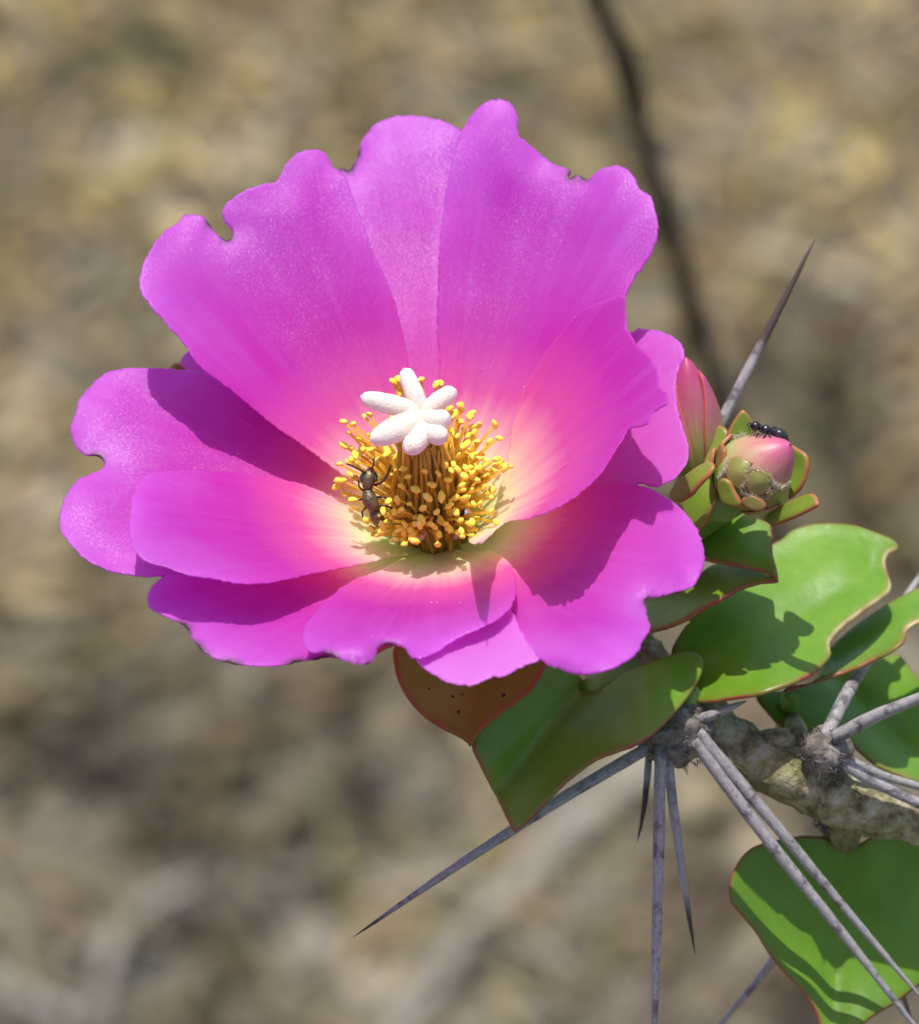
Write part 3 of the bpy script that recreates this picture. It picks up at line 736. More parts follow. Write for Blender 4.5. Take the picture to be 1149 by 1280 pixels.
Nn = [(600,750),(560,770),(515,790),(493,808),(493,830),(500,855),(515,880),(540,903),(565,917),(580,925),(589,933),(598,918),(620,898),(648,877),(667,860),(680,838),(686,815),(670,780),(640,755)]
lf_olive = leaf('leaf', Nn, [(610,750,-6),(590,932,8),(495,820,6),(684,825,4),(580,850,2),(540,900,7),(640,880,6)], M['leaf_olive'], plant, seed=23, fold=(605,770,588,925,0.5,20))
lf_olive['label'] = 'olive brown leaf underside with black specks'
Mu = [(835,660),(860,643),(890,638),(925,641),(947,648),(963,656),(966,672),(966,690),(973,724),(958,717),(940,712),(915,707),(892,703),(872,698),(850,690)]
leaf('leaf', Mu, [(840,670,-10),(925,643,-7),(964,658,-6),(972,723,-1),(885,700,-4),(910,670,-6.5)], M['leaf'], plant, seed=24, fold=(850,675,970,720,0.5,12))
Ml = [(780,752),(820,742),(855,738),(875,718),(895,706),(921,708),(953,716),(974,727),(950,730),(925,738),(902,751),(876,765),(850,780),(815,791),(780,795)]
leaf('leaf', Ml, [(785,770,-8),(880,712,-9),(973,726,-1.5),(900,751,-2),(815,790,-4),(850,750,-6)], M['leaf'], plant, seed=25)
L4 = [(1020,850),(1035,815),(1060,790),(1090,768),(1130,744),(1170,726),(1230,710),(1250,730),(1230,752),(1175,768),(1150,778),(1134,788),(1131,801),(1117,814),(1095,825),(1069,837),(1037,848),(1005,858),(980,866),(985,858)]
leaf('leaf', L4, [(1230,715,-20),(1150,738,-17),(1230,750,-14),(1149,778,-10.5),(1000,860,-9),(1040,815,-13),(1095,825,-9),(1090,790,-13)], M['leaf'], plant, seed=26, chew=[(1140,784,10),(1155,776,10)], fold=(1050,830,1160,770,0.8,14), curl=0.6)
L5 = [(945,868),(985,862),(1040,846),(1082,830),(1117,818),(1131,826),(1150,850),(1200,905),(1215,960),(1200,1000),(1150,981),(1101,961),(1079,945),(1062,930),(1040,915),(1015,918),(1005,924),(989,930),(976,910),(960,893)]
leaf('leaf', L5, [(950,872,-15),(1117,818,-24),(1150,850,-23),(1210,950,-20),(1150,980,-14),(990,926,-13),(1066,867,-19.5),(1114,922,-18.5),(1050,915,-15)], M['leaf'], plant, seed=27, fold=(1030,835,1160,965,1.0,14))
L6 = [(911,1110),(914,1094),(928,1070),(945,1057),(970,1050),(1000,1045),(1028,1046),(1048,1053),(1060,1057),(1075,1054),(1089,1046),(1110,1043),(1149,1044),(1195,1060),(1225,1100),(1220,1150),(1190,1200),(1149,1232),(1120,1254),(1083,1278),(1055,1310),(1035,1335),(1028,1300),(1020,1268),(1004,1242),(986,1222),(962,1194),(945,1167),(928,1146),(914,1128)]
leaf('leaf', L6, [(911,1115,-12.5),(1057,1052,-12),(1150,1046,-11.5),(1030,1330,-10.5),(1149,1230,-13),(1220,1100,-12),(1040,1180,-14),(960,1060,-12.5),(1000,1240,-12)], M['leaf'], plant, seed=28, fold=(1057,1058,1035,1310,1.0,22), t=0.26)
# sepals showing behind the petals
leaf('sepal', [(212,468),(213,459),(219,454),(227,456),(240,470),(250,490),(232,490)], [(212,460,-6),(240,480,-7),(225,460,-6)], M['bract'], flower, 0.2, seed=29, space=5)
leaf('sepal', [(395,818),(420,822),(455,826),(480,812),(500,800),(470,780),(420,790)], [(395,818,16),(480,812,17),(440,790,10)], M['bract_brown'], flower, 0.2, seed=30, space=6)
for (sx, sy, sr) in [(566,871,2.4),(630,870,2.6),(573,890,2.0),(536,861,1.5),(578,868,1.2)]:
    z = tps([(610,750,-6),(590,932,8),(495,820,6),(684,825,4),(580,850,2),(540,900,7),(640,880,6)])(np.array([[sx, sy]]))[0]
    q = un(sx, sy, z + 0.35)
    v, fq, uq = lathe([(-0.12,0.05),(-0.08,sr*S*0.8),(0.0,sr*S),(0.12,sr*S*0.7),(0.18,0.02)], q, (0.2, 0.3, 1), 9, 0.06, sx)
    mesh_obj('speck', W(v), fq, M['speck'], lf_olive)

# ------------------------------------------------------------------ stem, areoles, spines
path = np.array([(705,762,-14,1.7),(760,800,-13,2.2),(800,828,-11,2.5),(848,882,-9,2.7),(920,934,-9,2.6),(1000,974,-8,2.35),(1070,1008,-8,2.2),(1149,1026,-8,2.15),(1260,1045,-10,2.3),(1420,1065,-18,2.7)])
loc = un(path[:, 0], path[:, 1], path[:, 2])
wp = W(loc)
tail = np.array([wp[-1] + d for d in ([0.025, 0.012, -0.03], [0.045, 0.02, -0.12], [0.055, 0.02, -0.36], [0.06, 0.02, -0.66])])
tail = np.r_[tail, [[tail[-1][0] + 0.004, tail[-1][1], -0.02]]]
allp = np.c_[np.r_[wp, tail], np.r_[path[:, 3], [3.2, 4.0, 5.0, 6.2, 7.5]] * 0.001]
NQ = 1500
Q = spline(allp, NQ)
lump = 1 + 0.08*np.sin(np.arange(NQ)*0.07) + 0.05*np.sin(np.arange(NQ)*0.165+1)
V, F, U = tube(Q[:, :3], Q[:, 3]*lump, 28)
V = fuzz(V, 0.00065, 330); V = fuzz(V, 0.00035, 900, 5); V = fuzz(V, 0.00012, 2400, 9)
stem = mesh_obj('stem', V, F, M['bark'], plant, Q[-1, :3])
# leaf bases and pedicels
def stalk(pts, name='stalk', mat='stalk', parent=plant, n=14, ns=10):
    pts = np.array(pts, float); X = un(pts[:, 0], pts[:, 1], pts[:, 2]); Qs = spline(np.c_[X, pts[:, 3]], n)
    V, F, U = tube(Qs[:, :3], Qs[:, 3], ns); V = fuzz(V, 0.1, 0.6)
    return mesh_obj(name, W(V), F, M[mat], parent)
fb = BASE - 14*AX
fbx = fb[0] / S * D/(D-fb[2]) + CX; fby = -fb[1] / S * D/(D-fb[2]) + CY
stalk([(fbx, fby, fb[2], 1.9), (640,800,-13,1.8), (705,768,-14,2.0), (760,800,-13,2.2)], 'flower_stalk', parent=plant)
stalk([(780,812,-12,1.9),(800,770,-12,1.8),(830,700,-11,1.9),(868,645,-7,2.3),(906,614,-0.5,2.6)], 'bud_stalk')
stalk([(842,668,-9,1.6),(860,625,-9,1.7),(873,595,-8,1.8)], 'bud_stalk')
stalk([(800,760,-11,1.2),(830,690,-10.5,1.2),(850,675,-9.5,1.0)], 'leaf_stalk')
stalk([(790,800,-12,1.2),(785,785,-10,1.2),(790,772,-8,1.0)], 'leaf_stalk')
stalk([(852,885,-8,1.5),(862,872,-6,1.2),(872,862,-6,0.7)], 'leaf_stalk')
stalk([(800,830,-10,1.5),(760,850,-7,1.4),(735,862,-5,1.0)], 'leaf_stalk')
stalk([(640,800,-12,1.3),(625,780,-9,1.3),(610,765,-6,1.0)], 'leaf_stalk')
stalk([(1012,965,-9,1.3),(1003,935,-11,1.2),(990,900,-15,0.9)], 'leaf_stalk', 'bark')
stalk([(1000,965,-11,1.4),(985,905,-18,1.2),(990,866,-11,0.7)], 'leaf_stalk')
stalk([(1058,1012,-9,1.5),(1057,1030,-11,1.6),(1057,1060,-12,1.1)], 'leaf_stalk', 'bark')
stalk([(950,930,-9,1.2),(975,925,-7.5,1.1),(988,924,-6.5,0.6)], 'leaf_scar', 'bark')

def areole(px, py, z, r, sq, seed):
    c = un(px, py, z); n1, n2 = 26, 40; V, F = [], []
    for i in range(n1 + 1):
        a = math.pi * i / n1
        for j in range(n2):
            b = 2*math.pi*j/n2
            d = np.array([math.sin(a)*math.cos(b), math.cos(a)*sq, math.sin(a)*math.sin(b)])
            k = r * (1 + 0.16*noise.noise(Vector(d*2.2) + Vector((seed, 0, 0))) + 0.09*noise.noise(Vector((d[0]*5, d[1]*11, d[2]*5 + seed))) + 0.05*noise.noise(Vector((d[0]*12, d[1]*30, d[2]*12 + seed))))
            V.append(c + d*k)
    for i in range(n1):
        for j in range(n2): F.append((i*n2+j, i*n2+(j+1) % n2, (i+1)*n2+(j+1) % n2, (i+1)*n2+j))
    ob = mesh_obj('areole', W(np.array(V)), F, M['wool'], plant, W(c))
    q = random.Random(int(seed*10)); HV, HF = [], []
    for _ in range(int(70*r)):
        d = np.array([q.gauss(0, 1), q.gauss(0, 1)*sq, q.gauss(0, 1)]); d /= np.linalg.norm(d)
        tn = np.cross(d, [0.2, 1, 0.1]); tn /= np.linalg.norm(tn) + 1e-9
        p0 = c + d*r*0.93; Lh = q.uniform(0.5, 1.3)
        p1 = p0 + d*Lh*0.25 + tn*Lh*0.5*q.choice((-1, 1)); p2 = p1 + d*Lh*q.uniform(-0.05, 0.3) + (tn*q.uniform(-.5, .5) + np.array([0, q.uniform(-.5, .5), 0]))*Lh
        hv, hf, _u = tube(np.array([p0, p1, p2]), [0.05, 0.045, 0.02], 4); b = len(HV)
        HV += list(hv); HF += [tuple(b+i for i in f) for f in hf]
    mesh_obj('wool_hairs', W(np.array(HV)), HF, M['wool'], ob, kind='stuff')
    return ob, c
def spine(parent, pts, r0, tipfrom=0.8, label=None, blunt=False, n=40):
    pts = np.array(pts, float); X = spline(un(pts[:, 0], pts[:, 1], pts[:, 2]), n)
    u = np.linspace(0, 1, n)
    r0 = r0 * 0.9
    R = r0 * (1 - u**2.2) ** 0.75 * (0.92 + 0.08*(1-u)) + 0.012
    if blunt: R = r0 * (1 - 0.25*u)
    V, F, U = tube(X, R, 12)
    V = fuzz(V, 0.035, 1.0, pts[0, 0]*0.01)
    L = np.linalg.norm(np.diff(X, axis=0), axis=1).sum()
    ang = np.tile(np.abs(np.linspace(-1, 1, 13)[:12]), n)
    o = mesh_obj('spine', W(V), F, M['spine'], parent, W(X[0]), attrs={'len': U*L, 'tip': np.clip((U - tipfrom) / 0.25 + 0.3, 0, 1), 'ang': ang})
    if label: o['label'] = label
ar1, c1 = areole(846, 914, -7, 3.5, 0.86, 1.0)
spine(ar1, [(822,928,-6),(700,1000,-3),(560,1090,1),(441,1172,5)], 0.62, 0.85, 'longest grey spine reaching out past the leaf tip')
spine(ar1, [(826,935,-4.5),(823,1080,0),(819,1250,4),(817,1370,7)], 0.60, 0.9)
spine(ar1, [(812,940,-7),(805,1010,-7),(797,1052,-7)], 0.36, 0.3, 'short brown spine')
spine(ar1, [(833,935,-5.5),(850,1070,-4),(869,1193,-2)], 0.50, 0.7)
spine(ar1, [(868,925,-4.5),(960,1050,-5.5),(1060,1175,-7.5),(1180,1330,-10)], 0.66, 0.95)
spine(ar1, [(872,915,-4.5),(960,1020,-5.5),(1060,1140,-8),(1170,1268,-10)], 0.64, 0.95)
spine(ar1, [(868,902,-5.5),(900,890,-4.5),(934,876,-4)], 0.55, 0.9, 'short pale spine lit by the sun')
ar2, c2 = areole(1034, 940, -5, 2.25, 1.0, 5.0)
spine(ar2, [(1030,925,-4),(1056,873,-7),(1090,815,-17),(1149,722,-22),(1190,660,-25)], 0.72, 0.9)
spine(ar2, [(1044,922,-3),(1090,897,-1),(1150,872,1),(1230,838,4)], 0.70, 0.9)
spine(ar2, [(1048,950,-4),(1090,975,-4),(1150,1005,-4),(1240,1050,-4)], 0.66, 0.9)
spine(ar2, [(1050,946,-6),(1100,968,-7),(1155,985,-8),(1220,1004,-9)], 0.5, 0.9)
ar3, c3 = areole(884, 560, -11, 1.7, 1.0, 9.0)
spine(ar3, [(888,556,-11),(908,515,-11.5),(960,414,-12),(1020,297,-13)], 0.56, 0.42, 'straight grey spine with a dark brown upper half rising beside the bud')
ar4, c4 = areole(1046, 1022, -12, 1.9, 0.9, 13.0)
spine(ar4, [(1046,1022,-14),(1000,1120,-22),(968,1196,-25),(900,1282,-28),(860,1335,-29)], 0.62, 0.9)
spine(ar4, [(1056,1028,-15),(1100,1150,-22),(1133,1256,-24),(1150,1310,-25)], 0.45, 0.6)
stalk([(868,640,-9,1.4),(876,600,-11,1.3),(884,565,-11,1.1)], 'bud_stalk', 'bark')

# ------------------------------------------------------------------ buds
def ovoid_frame(p0, p1):
    p0, p1 = np.asarray(p0), np.asarray(p1); ax = p1 - p0; Ln = np.linalg.norm(ax); ax = ax / Ln
    e2 = np.array([0, 0, 1.0]) - ax[2]*ax; e2 /= np.linalg.norm(e2); e1 = np.cross(ax, e2)   # e2 faces the lens
    return p0, ax, e1, e2, Ln
def orad(u, R): 
    return R * (np.sin(np.pi * np.clip(u, 0, 1)**0.82)**0.62) * (1 - 0.18*u)
def bud_body(name, p0, p1, R, mat, parent):
    o, ax, e1, e2, Ln = ovoid_frame(p0, p1); prof_ = []
    n = 26
    V, F, U, E = [], [], [], []
    ns = 40
    for i in range(n + 1):
        u = 0.002 + 0.996*i/n; r = orad(u, R)
        for j in range(ns):
            a = 2*math.pi*j/ns
            # twisted overlapping petal ridges
            q = ((a*5/(2*math.pi) + u*0.8) % 1.0)
            rr = r * (1 + 0.025*q*min(1, u*2)*min(1, (1-u)*5))
            V.append(o + ax*Ln*u + rr*(math.cos(a)*e1 + math.sin(a)*e2)); U.append(u); E.append(0.2 + 3*min(q, 1-q))
    for i in range(n):
        for j in range(ns): F.append((i*ns+j, i*ns+(j+1) % ns, (i+1)*ns+(j+1) % ns, (i+1)*ns+j))
    return mesh_obj(name, W(np.array(V)), F, mat, parent, W(o), attrs={'len': U, 'edge': np.array(E), 'ang': np.tile(np.abs(np.linspace(-3.1, 3.1, ns)), n + 1)})
def bud_scale(parent, p0, p1, R, az, wdt, u0, u1, off, mat, tipflare=0.15, name='scale', point=1.0):
    o, ax, e1, e2, Ln = ovoid_frame(p0, p1); nu, nv = 13, 12
    X, E, Lx = [], [], []
    for i in range(nv + 1):
        v = i/nv; wv = wdt * (1 - v**2.4*point*0.96) * (0.75 + 0.5*v*(1-v)*2)
        for j in range(nu + 1):
            s = 2*j/nu - 1; a = az + s*wv
            u = u0 + (u1-u0)*v
            r = orad(min(u, 0.9), R) + off*(0.6 + 0.8*v) + tipflare*v**3 - 0.12*s*s*off
            X.append(o + ax*Ln*u + r*(math.cos(a)*e1 + math.sin(a)*e2)); Lx.append(v)
            E.append(min((1-abs(s))*wv*R, (1-v)*Ln*(u1-u0)*0.8))
    X = np.array(X); E = np.clip(np.array(E), 0, 9); n = nu + 1
    F = np.array([t for i in range(nv) for j in range(nu) for t in ((i*n+j, i*n+j+1, (i+1)*n+j+1), (i*n+j, (i+1)*n+j+1, (i+1)*n+j))])
    bdm = np.zeros(len(X), bool); I = np.arange(len(X)); bdm[(I % n == 0) | (I % n == n-1) | (I // n == nv) | (I // n == 0)] = True
    dm = np.where(bdm, 0.0, np.maximum(E, 0.08))
    V, FF, src = shell(X, F, dm, 0.16)
    return mesh_obj(name, W(V), FF, mat, parent, attrs={'len': np.array(Lx)[src], 'edge': E[src], 'ang': np.tile(np.linspace(0, 1.2, nu + 1), nv + 1)[src]})
b0 = un(906, 616, 0.0); b1 = un(988, 556, 4.6)
bud = bud_body('bud', b0, b1, 3.55, M['bud'], plant)
bud['label'] = 'plump closed green bud with a pink tip and green scales'
for az, w, u0, u1, off in [(0.1,0.6,0.1,0.5,0.25),(3.2,0.6,0.1,0.5,0.25),(4.3,0.7,0.1,0.5,0.25),(5.4,0.7,0.1,0.5,0.25),(2.7,0.5,0.02,0.36,0.40)]:
    bud_scale(bud, b0, b1, 3.55, az, w, u0, u1, off, M['bud_scale'])
# woolly edging between the scales
def wool_line(parent, pts, seed=0):
    X = spline(np.array([un(*p) for p in pts]), 26); q = random.Random(seed); HV, HF = [], []
    for p0 in X:
        for _ in range(3):
            d = np.array([q.gauss(0, 1), q.gauss(0, 1), abs(q.gauss(0.3, 0.8))]); d /= np.linalg.norm(d)
            p1 = p0 + d*q.uniform(0.12, 0.3); p2 = p1 + np.array([q.gauss(0, 1), q.gauss(0, 1), q.gauss(0, .6)])*0.16
            hv, hf, _u = tube(np.array([p0 - d*0.1, p1, p2]), [0.022, 0.018, 0.008], 4); b = len(HV)
            HV += list(hv); HF += [tuple(b+i for i in f) for f in hf]
    mesh_obj('wool_fringe', W(np.array(HV)), HF, M['fuzz'], parent, kind='stuff')
def on_bud(px, py, lift=0.25):
    o, ax, e1, e2, Ln = ovoid_frame(b0, b1)
    for z in np.arange(10, -8, -0.05):
        q = un(px, py, z) - o; h = q @ ax; r = np.linalg.norm(q - h*ax)
        if 0 < h < Ln and r < orad(h/Ln, 3.55) + lift: return (px, py, float(z))
    return (px, py, 1.0)
for ol in [[(907,590),(912,574),(923,570),(936,576),(941,578),(939,583),(937,596),(930,611),(917,609),(909,600)],
           [(932,599),(939,588),(950,586),(961,590),(966,594),(964,600),(962,613),(948,620),(935,615)],
           [(957,618),(970,610),(982,605),(988,603),(987,610),(984,626),(973,638),(959,635)]]:
    P = np.array(ol, float); cc = P.mean(0)
    ct = [on_bud(a, b, 0.12) for a, b in ol] + [on_bud(cc[0], cc[1], 0.75)]
    leaf('scale', ol, ct, M['bract_scale'], bud, 0.16, seed=int(cc[0]), space=4.0, wav=0.05)
for i, pl in enumerate([[(908,550),(920,546),(932,542)],[(911,575),(909,585),(904,592)],[(935,582),(934,596),(929,609)],[(937,587),(951,586),(963,596)],[(963,596),(966,604),(974,608)],
                        [(928,616),(940,619),(956,623)],[(959,624),(960,614),(961,606)],[(974,610),(982,606),(987,602)],[(899,598),(905,590),(910,588)]]):
    wool_line(bud, [on_bud(*p) for p in pl], i*3 + 1)
for nm, ol, ct, mt in [
    ('bract', [(908,548),(912,535),(918,524),(928,512),(937,520),(942,532),(940,548),(925,556)], [(910,548,-1.5),(928,512,-1),(942,540,-1.5)], 'bract'),
    ('bract', [(984,556),(999,561),(1010,570),(1011,585),(1006,604),(996,618),(984,624),(975,605),(976,575)], [(985,557,-0.5),(1010,572,1),(988,620,0),(978,590,-1.5)], 'bract'),
    ('bract', [(956,649),(964,640),(980,630),(1000,621),(1017,617),(1024,627),(1022,634),(1005,643),(985,652),(968,657)], [(957,650,0.5),(1020,625,6),(985,650,4),(980,630,3)], 'bract'),
    ('bract', [(838,618),(845,606),(858,594),(875,582),(888,577),(894,582),(890,592),(877,606),(864,621),(850,628),(841,626)], [(840,620,-0.5),(892,580,4.5),(865,618,4),(860,594,2.5)], 'bract'),
    ('bract', [(897,612),(898,602),(905,597),(914,602),(921,616),(928,629),(925,634),(912,633),(902,627)], [(898,612,4),(926,632,5),(908,600,4.7)], 'bract'),
    ('bract', [(928,621),(940,618),(953,624),(959,633),(950,640),(935,637),(927,630)], [(930,628,4.5),(955,632,4.7),(942,620,4.7)], 'bract_brown'),
    ('bract', [(894,574),(897,562),(903,553),(908,562),(907,575),(902,586),(895,585)], [(896,575,2.5),(904,555,3),(903,584,3.5)], 'bract_brown'),
    ('bract', [(880,580),(888,560),(893,545),(898,532),(911,539),(909,556),(900,572),(890,588)], [(882,580,-2.5),(898,534,-3),(908,556,-2)], 'bract'),
    ('bract', [(868,605),(880,596),(895,590),(899,600),(896,625),(885,650),(868,668),(850,655),(856,625)], [(868,605,-0.5),(895,592,0),(870,665,-0.5),(890,630,1)], 'stalkleaf')]:
    if mt == 'stalkleaf': mt = 'bract'
    leaf(nm, ol, ct, M[mt], bud, 0.26, seed=len(ol)+ol[0][0], space=4.5, wav=0.1)
# the slim pink bud behind the right petals
s0 = un(876, 612, -9); s1 = un(857, 446, -6)
bud2 = bud_body('bud', s0, s1, 2.6, M['bud_dark'], plant)
bud2['label'] = 'slim pink and green pointed bud half hidden by the petals'
bud_scale(bud2, s0, s1, 2.6, 0.55, 0.85, 0.05, 0.90, 0.14, M['bud_dark'], 0.1, 'sepal', 0.9)
bud_scale(bud2, s0, s1, 2.6, 2.5, 0.9, 0.05, 0.85, 0.10, M['bud_dark'], 0.05, 'sepal', 0.9)

# ------------------------------------------------------------------ stigma, stamens
def to_axis(h, rho, th): return BASE + AX*h + rho*(math.cos(th)*EX + math.sin(th)*EY)
X = spline(np.array([BASE, BASE+7*AX, un(527, 520, 10.4)]), 12); v, f, u = tube(X, np.linspace(0.7, 1.0, 12), 12)
mesh_obj('style', W(v), f, M['stigma'], flower)
def blob_chain(name, pts, radii, mat, parent, ns=16, n=18, amp=0.05, freq=2.6):
    P = spline(np.c_[np.array(pts, float), radii], n)
    u = np.linspace(0, 1, n); cap = np.sqrt(np.clip(1 - np.clip((u - 0.80)/0.2, 0, 1)**2, 0.0, 1)) * np.sqrt(np.clip(1 - np.clip((0.14-u)/0.14, 0, 1)**2, 0.02, 1))
    V, F, U = tube(P[:, :3], P[:, 3]*cap + 0.01, ns); V = fuzz(V, amp, freq, pts[0][0])
    return mesh_obj(name, W(V), F, mat, parent, W(P[0, :3]))
for pts, r in [([(530,522,9.8),(518,492,10.2),(505,460,9.6)], (0.80,0.92,0.74)),
               ([(524,516,10.0),(490,506,11.2),(450,496,11.6)], (0.82,1.0,0.74)),
               ([(529,520,10.0),(548,502,10.6),(571,487,10.6)], (0.82,0.95,0.8)),
               ([(528,520,10.2),(500,535,13.2),(462,551,14.6)], (0.9,1.3,0.84)),
               ([(530,524,10.2),(526,545,13.2),(508,564,15.0)], (0.85,1.08,1.0)),
               ([(530,522,10.2),(546,526,13.0),(560,521,14.4)], (0.85,1.05,0.88)),
               ([(530,524,10.2),(543,541,13.4),(556,546,15.0)], (0.85,1.05,0.88))]:
    a = np.array(pts, float); blob_chain('stigma_lobe', un(a[:, 0], a[:, 1], a[:, 2]), [q*0.88 for q in r], M['stigma'], flower)

def anther_mesh(seed):
    V, F = [], []; n1, n2 = 9, 9
    for i in range(n1 + 1):
        a = math.pi*i/n1
        for j in range(n2):
            b = 2*math.pi*j/n2; d = np.array([math.sin(a)*math.cos(b), math.sin(a)*math.sin(b), math.cos(a)])
            k = 1 + 0.30*noise.noise(Vector(d*1.6) + Vector((seed*7.1, 0, 0))) + 0.15*noise.noise(Vector(d*4) + Vector((0, seed*3.3, 0)))
            pinch = 1 - 0.22*math.exp(-(math.cos(b)/0.35)**2)
            V.append((d * np.array([0.31*pinch, 0.26*pinch, 0.46]) * k * 0.001))
    for i in range(n1):
        for j in range(n2): F.append((i*n2+j, i*n2+(j+1) % n2, (i+1)*n2+(j+1) % n2, (i+1)*n2+j))
    me = bpy.data.meshes.new('anther'); me.from_pydata([tuple(p) for p in V], [], F)
    me.polygons.foreach_set('use_smooth', [True]*len(me.polygons)); me.materials.append(M['anther']); return me
AM = [anther_mesh(i) for i in range(6)]
rs = random.Random(11)
def stamen(tip, curve=0.6, size=1.0):
    rel = tip - BASE; h = rel @ AX; lat = rel - h*AX; rho = np.linalg.norm(lat); ld = lat/(rho+1e-9)
    root = BASE + AX*rs.uniform(0.6, 1.3) + ld*rs.uniform(1.6, 2.9) + 0.3*np.array([rs.gauss(0,1) for _ in range(3)])
    mid = BASE + AX*(0.62*h + curve) + ld*(1.9 + 0.36*(rho-1.9)) + np.array([rs.gauss(0, 0.25) for _ in range(3)])
    X = spline(np.array([root, mid, tip]), 9)
    v, f, u = tube(X, np.linspace(0.17, 0.11, 9), 6)
    mesh_obj('filament', W(v), f, M['filament'], flower, W(root))
    o = bpy.data.objects.new('anther', rs.choice(AM)); C.objects.link(o)
    place(o, W(tip), flower)
    dr = ld*rs.uniform(0.2, 1.0) + AX*rs.uniform(-0.2, 0.8) + np.array([rs.gauss(0, 0.6) for _ in range(3)])
    dw = dr[0]*RIGHT + dr[1]*UP + dr[2]*TO
    o.rotation_euler = Vector(dw).to_track_quat('Z', 'Y').to_euler(); s = size*rs.uniform(0.68, 1.15); o.scale = (s, s, s*rs.uniform(0.85, 1.15))
# anthers that can be told apart in the photograph: pixel and depth from the stamen dome
def dome_z(px, py, near=True):
    best = None
    for z in (np.arange(18, -8, -0.1) if near else np.arange(-8, 18, 0.1)):
        q = un(px, py, z) - BASE; h = q @ AX; r = math.sqrt(max(q @ q - h*h, 0))
        if h > -0.5 and (h/12.0)**2 + (r/7.4)**2 < 1: return float(z)
    # outside the dome: nearest approach
    zz = np.arange(-4, 14, 0.2); e = [((un(px,py,z)-BASE)@AX/12.0)**2 + (np.linalg.norm((un(px,py,z)-BASE) - ((un(px,py,z)-BASE)@AX)*AX)/7.4)**2 for z in zz]
    return float(zz[int(np.argmin(e))])
NEAR = [(429,527),(437,541),(430,557),(424,580),(436,577),(441,598),(426,600),(421,608),(430,617),(423,633),(452,563),(470,564),(447,571),(460,555),(434,618),(441,530),
        (455,520),(462,518),(500,474),(495,484),(499,490),(493,478),(527,474),(545,481),(551,479),(563,511),(568,518),(575,527),(588,520),(580,536),(585,545),(591,533),(572,545),(583,556),
        (600,573),(625,576),(582,585),(571,586),(567,580),(590,592),(597,600),(577,607),(580,595),(605,610),(608,616),(590,613),(598,585),(564,588),(579,612),(552,621),(562,632),(529,635),(531,589),
        (527,650),(519,655),(506,655),(500,662),(493,640),(488,645),(480,637),(468,633),(474,645),(484,652),(467,668),(474,668),(480,663),(486,627),(549,668),(561,660),(575,650),(586,655),(505,586),(494,585),
        (570,622),(557,655),(592,630),(585,622),(600,630),(573,570),(590,570),(577,560),(465,660),(494,667),(513,662),(520,612),(540,606),(512,630),(546,640),(502,608),(556,580),(538,655),(497,625),(548,592),(510,596),(570,640),(535,622),(447,583),(456,575),(440,560),(448,548),(560,600),(515,668)]
for (px, py) in NEAR: stamen(un(px, py, dome_z(px, py)), 0.5)
for i in range(150):
    th = rs.uniform(0, 2*math.pi); nearside = -math.sin(th)
    be = math.radians(rs.uniform(20, 40) + (8 if nearside > 0.5 else 0)); Ls = rs.uniform(8.5, 12.2) - (1.2 if nearside > 0.5 else 0)
    if math.sin(th) < -0.35 and rs.random() < 0.35: continue
    stamen(to_axis(Ls*math.cos(be), Ls*math.sin(be), th), 0.4)
# inner filaments packed round the style, too many to pick apart
IV, IF = [], []
for i in range(240):
    th = rs.uniform(0, 2*math.pi) if i < 60 else rs.uniform(3.3, 6.1); be = math.radians(rs.uniform(1, 9)); Ls = rs.uniform(12.2, 13.6)
    tip = to_axis(Ls*math.cos(be), Ls*math.sin(be) + 0.5, th)
    root = to_axis(0.6, rs.uniform(0.9, 3.0), th); X = spline(np.array([root, to_axis(6.0, rs.uniform(1.2, 3.6), th + rs.gauss(0, 0.15)), tip]), 8)
    v, f, u = tube(X, np.linspace(0.17, 0.11, 8), 5); b = len(IV); IV += list(v); IF += [tuple(b+q for q in g) for g in f]
mesh_obj('filaments', W(np.array(IV)), IF, M['filament'], flower, W(BASE), kind='stuff')
# small pinkish stub and a white flake under the stamens
v, f, u = lathe([(-0.9,0.35),(-0.5,0.8),(0,0.95),(0.6,0.8),(0.95,0.4),(1.0,0.02)], un(524, 666, 4.4), (0, 0.3, 1), 16, 0.35, 3)
mesh_obj('pale_stub', W(v), f, M['scrap'], flower)
v, f, u = lathe([(-0.6,0.3),(-0.3,0.5),(0.2,0.55),(0.6,0.3),(0.7,0.02)], un(570, 668, 4.0), (0.2, 0.2, 1), 14, 0.3, 5)
mesh_obj('pale_stub', W(v), f, M['scrap'], flower)
v, f, u = lathe([(-0.8,0.1),(-0.5,0.38),(0.2,0.45),(0.7,0.2),(0.9,0.02)], un(587, 645, 5.6), (-0.4, 0.8, 0.3), 12, 0.35, 8)
mesh_obj('white_flake', W(v), f, M['white'], flower)
# pollen dust caught on the petals
PV, PF = [], []
for (P, X, poly) in PETALS:
    for _ in range(9):
        i = rs.randrange(len(P))
        dpx = math.hypot(P[i, 0]-525, P[i, 1]-610)
        if dpx > 230 and rs.random() < 0.8: continue
        r = rs.uniform(0.03, 0.075); c = X[i] + np.array([0, 0.10, 0.14]); b = len(PV)
        for d in [(1,0,0),(-1,0,0),(0,1,0),(0,-1,0),(0,0,1),(0,0,-1)]: PV.append(c + r*np.array(d))
        PF += [(b+a, b+c2, b+e) for a, c2, e in [(0,2,4),(2,1,4),(1,3,4),(3,0,4),(2,0,5),(1,2,5),(3,1,5),(0,3,5)]]
mesh_obj('pollen_grains', W(np.array(PV)), PF, M['pollen'], flower, kind='stuff')

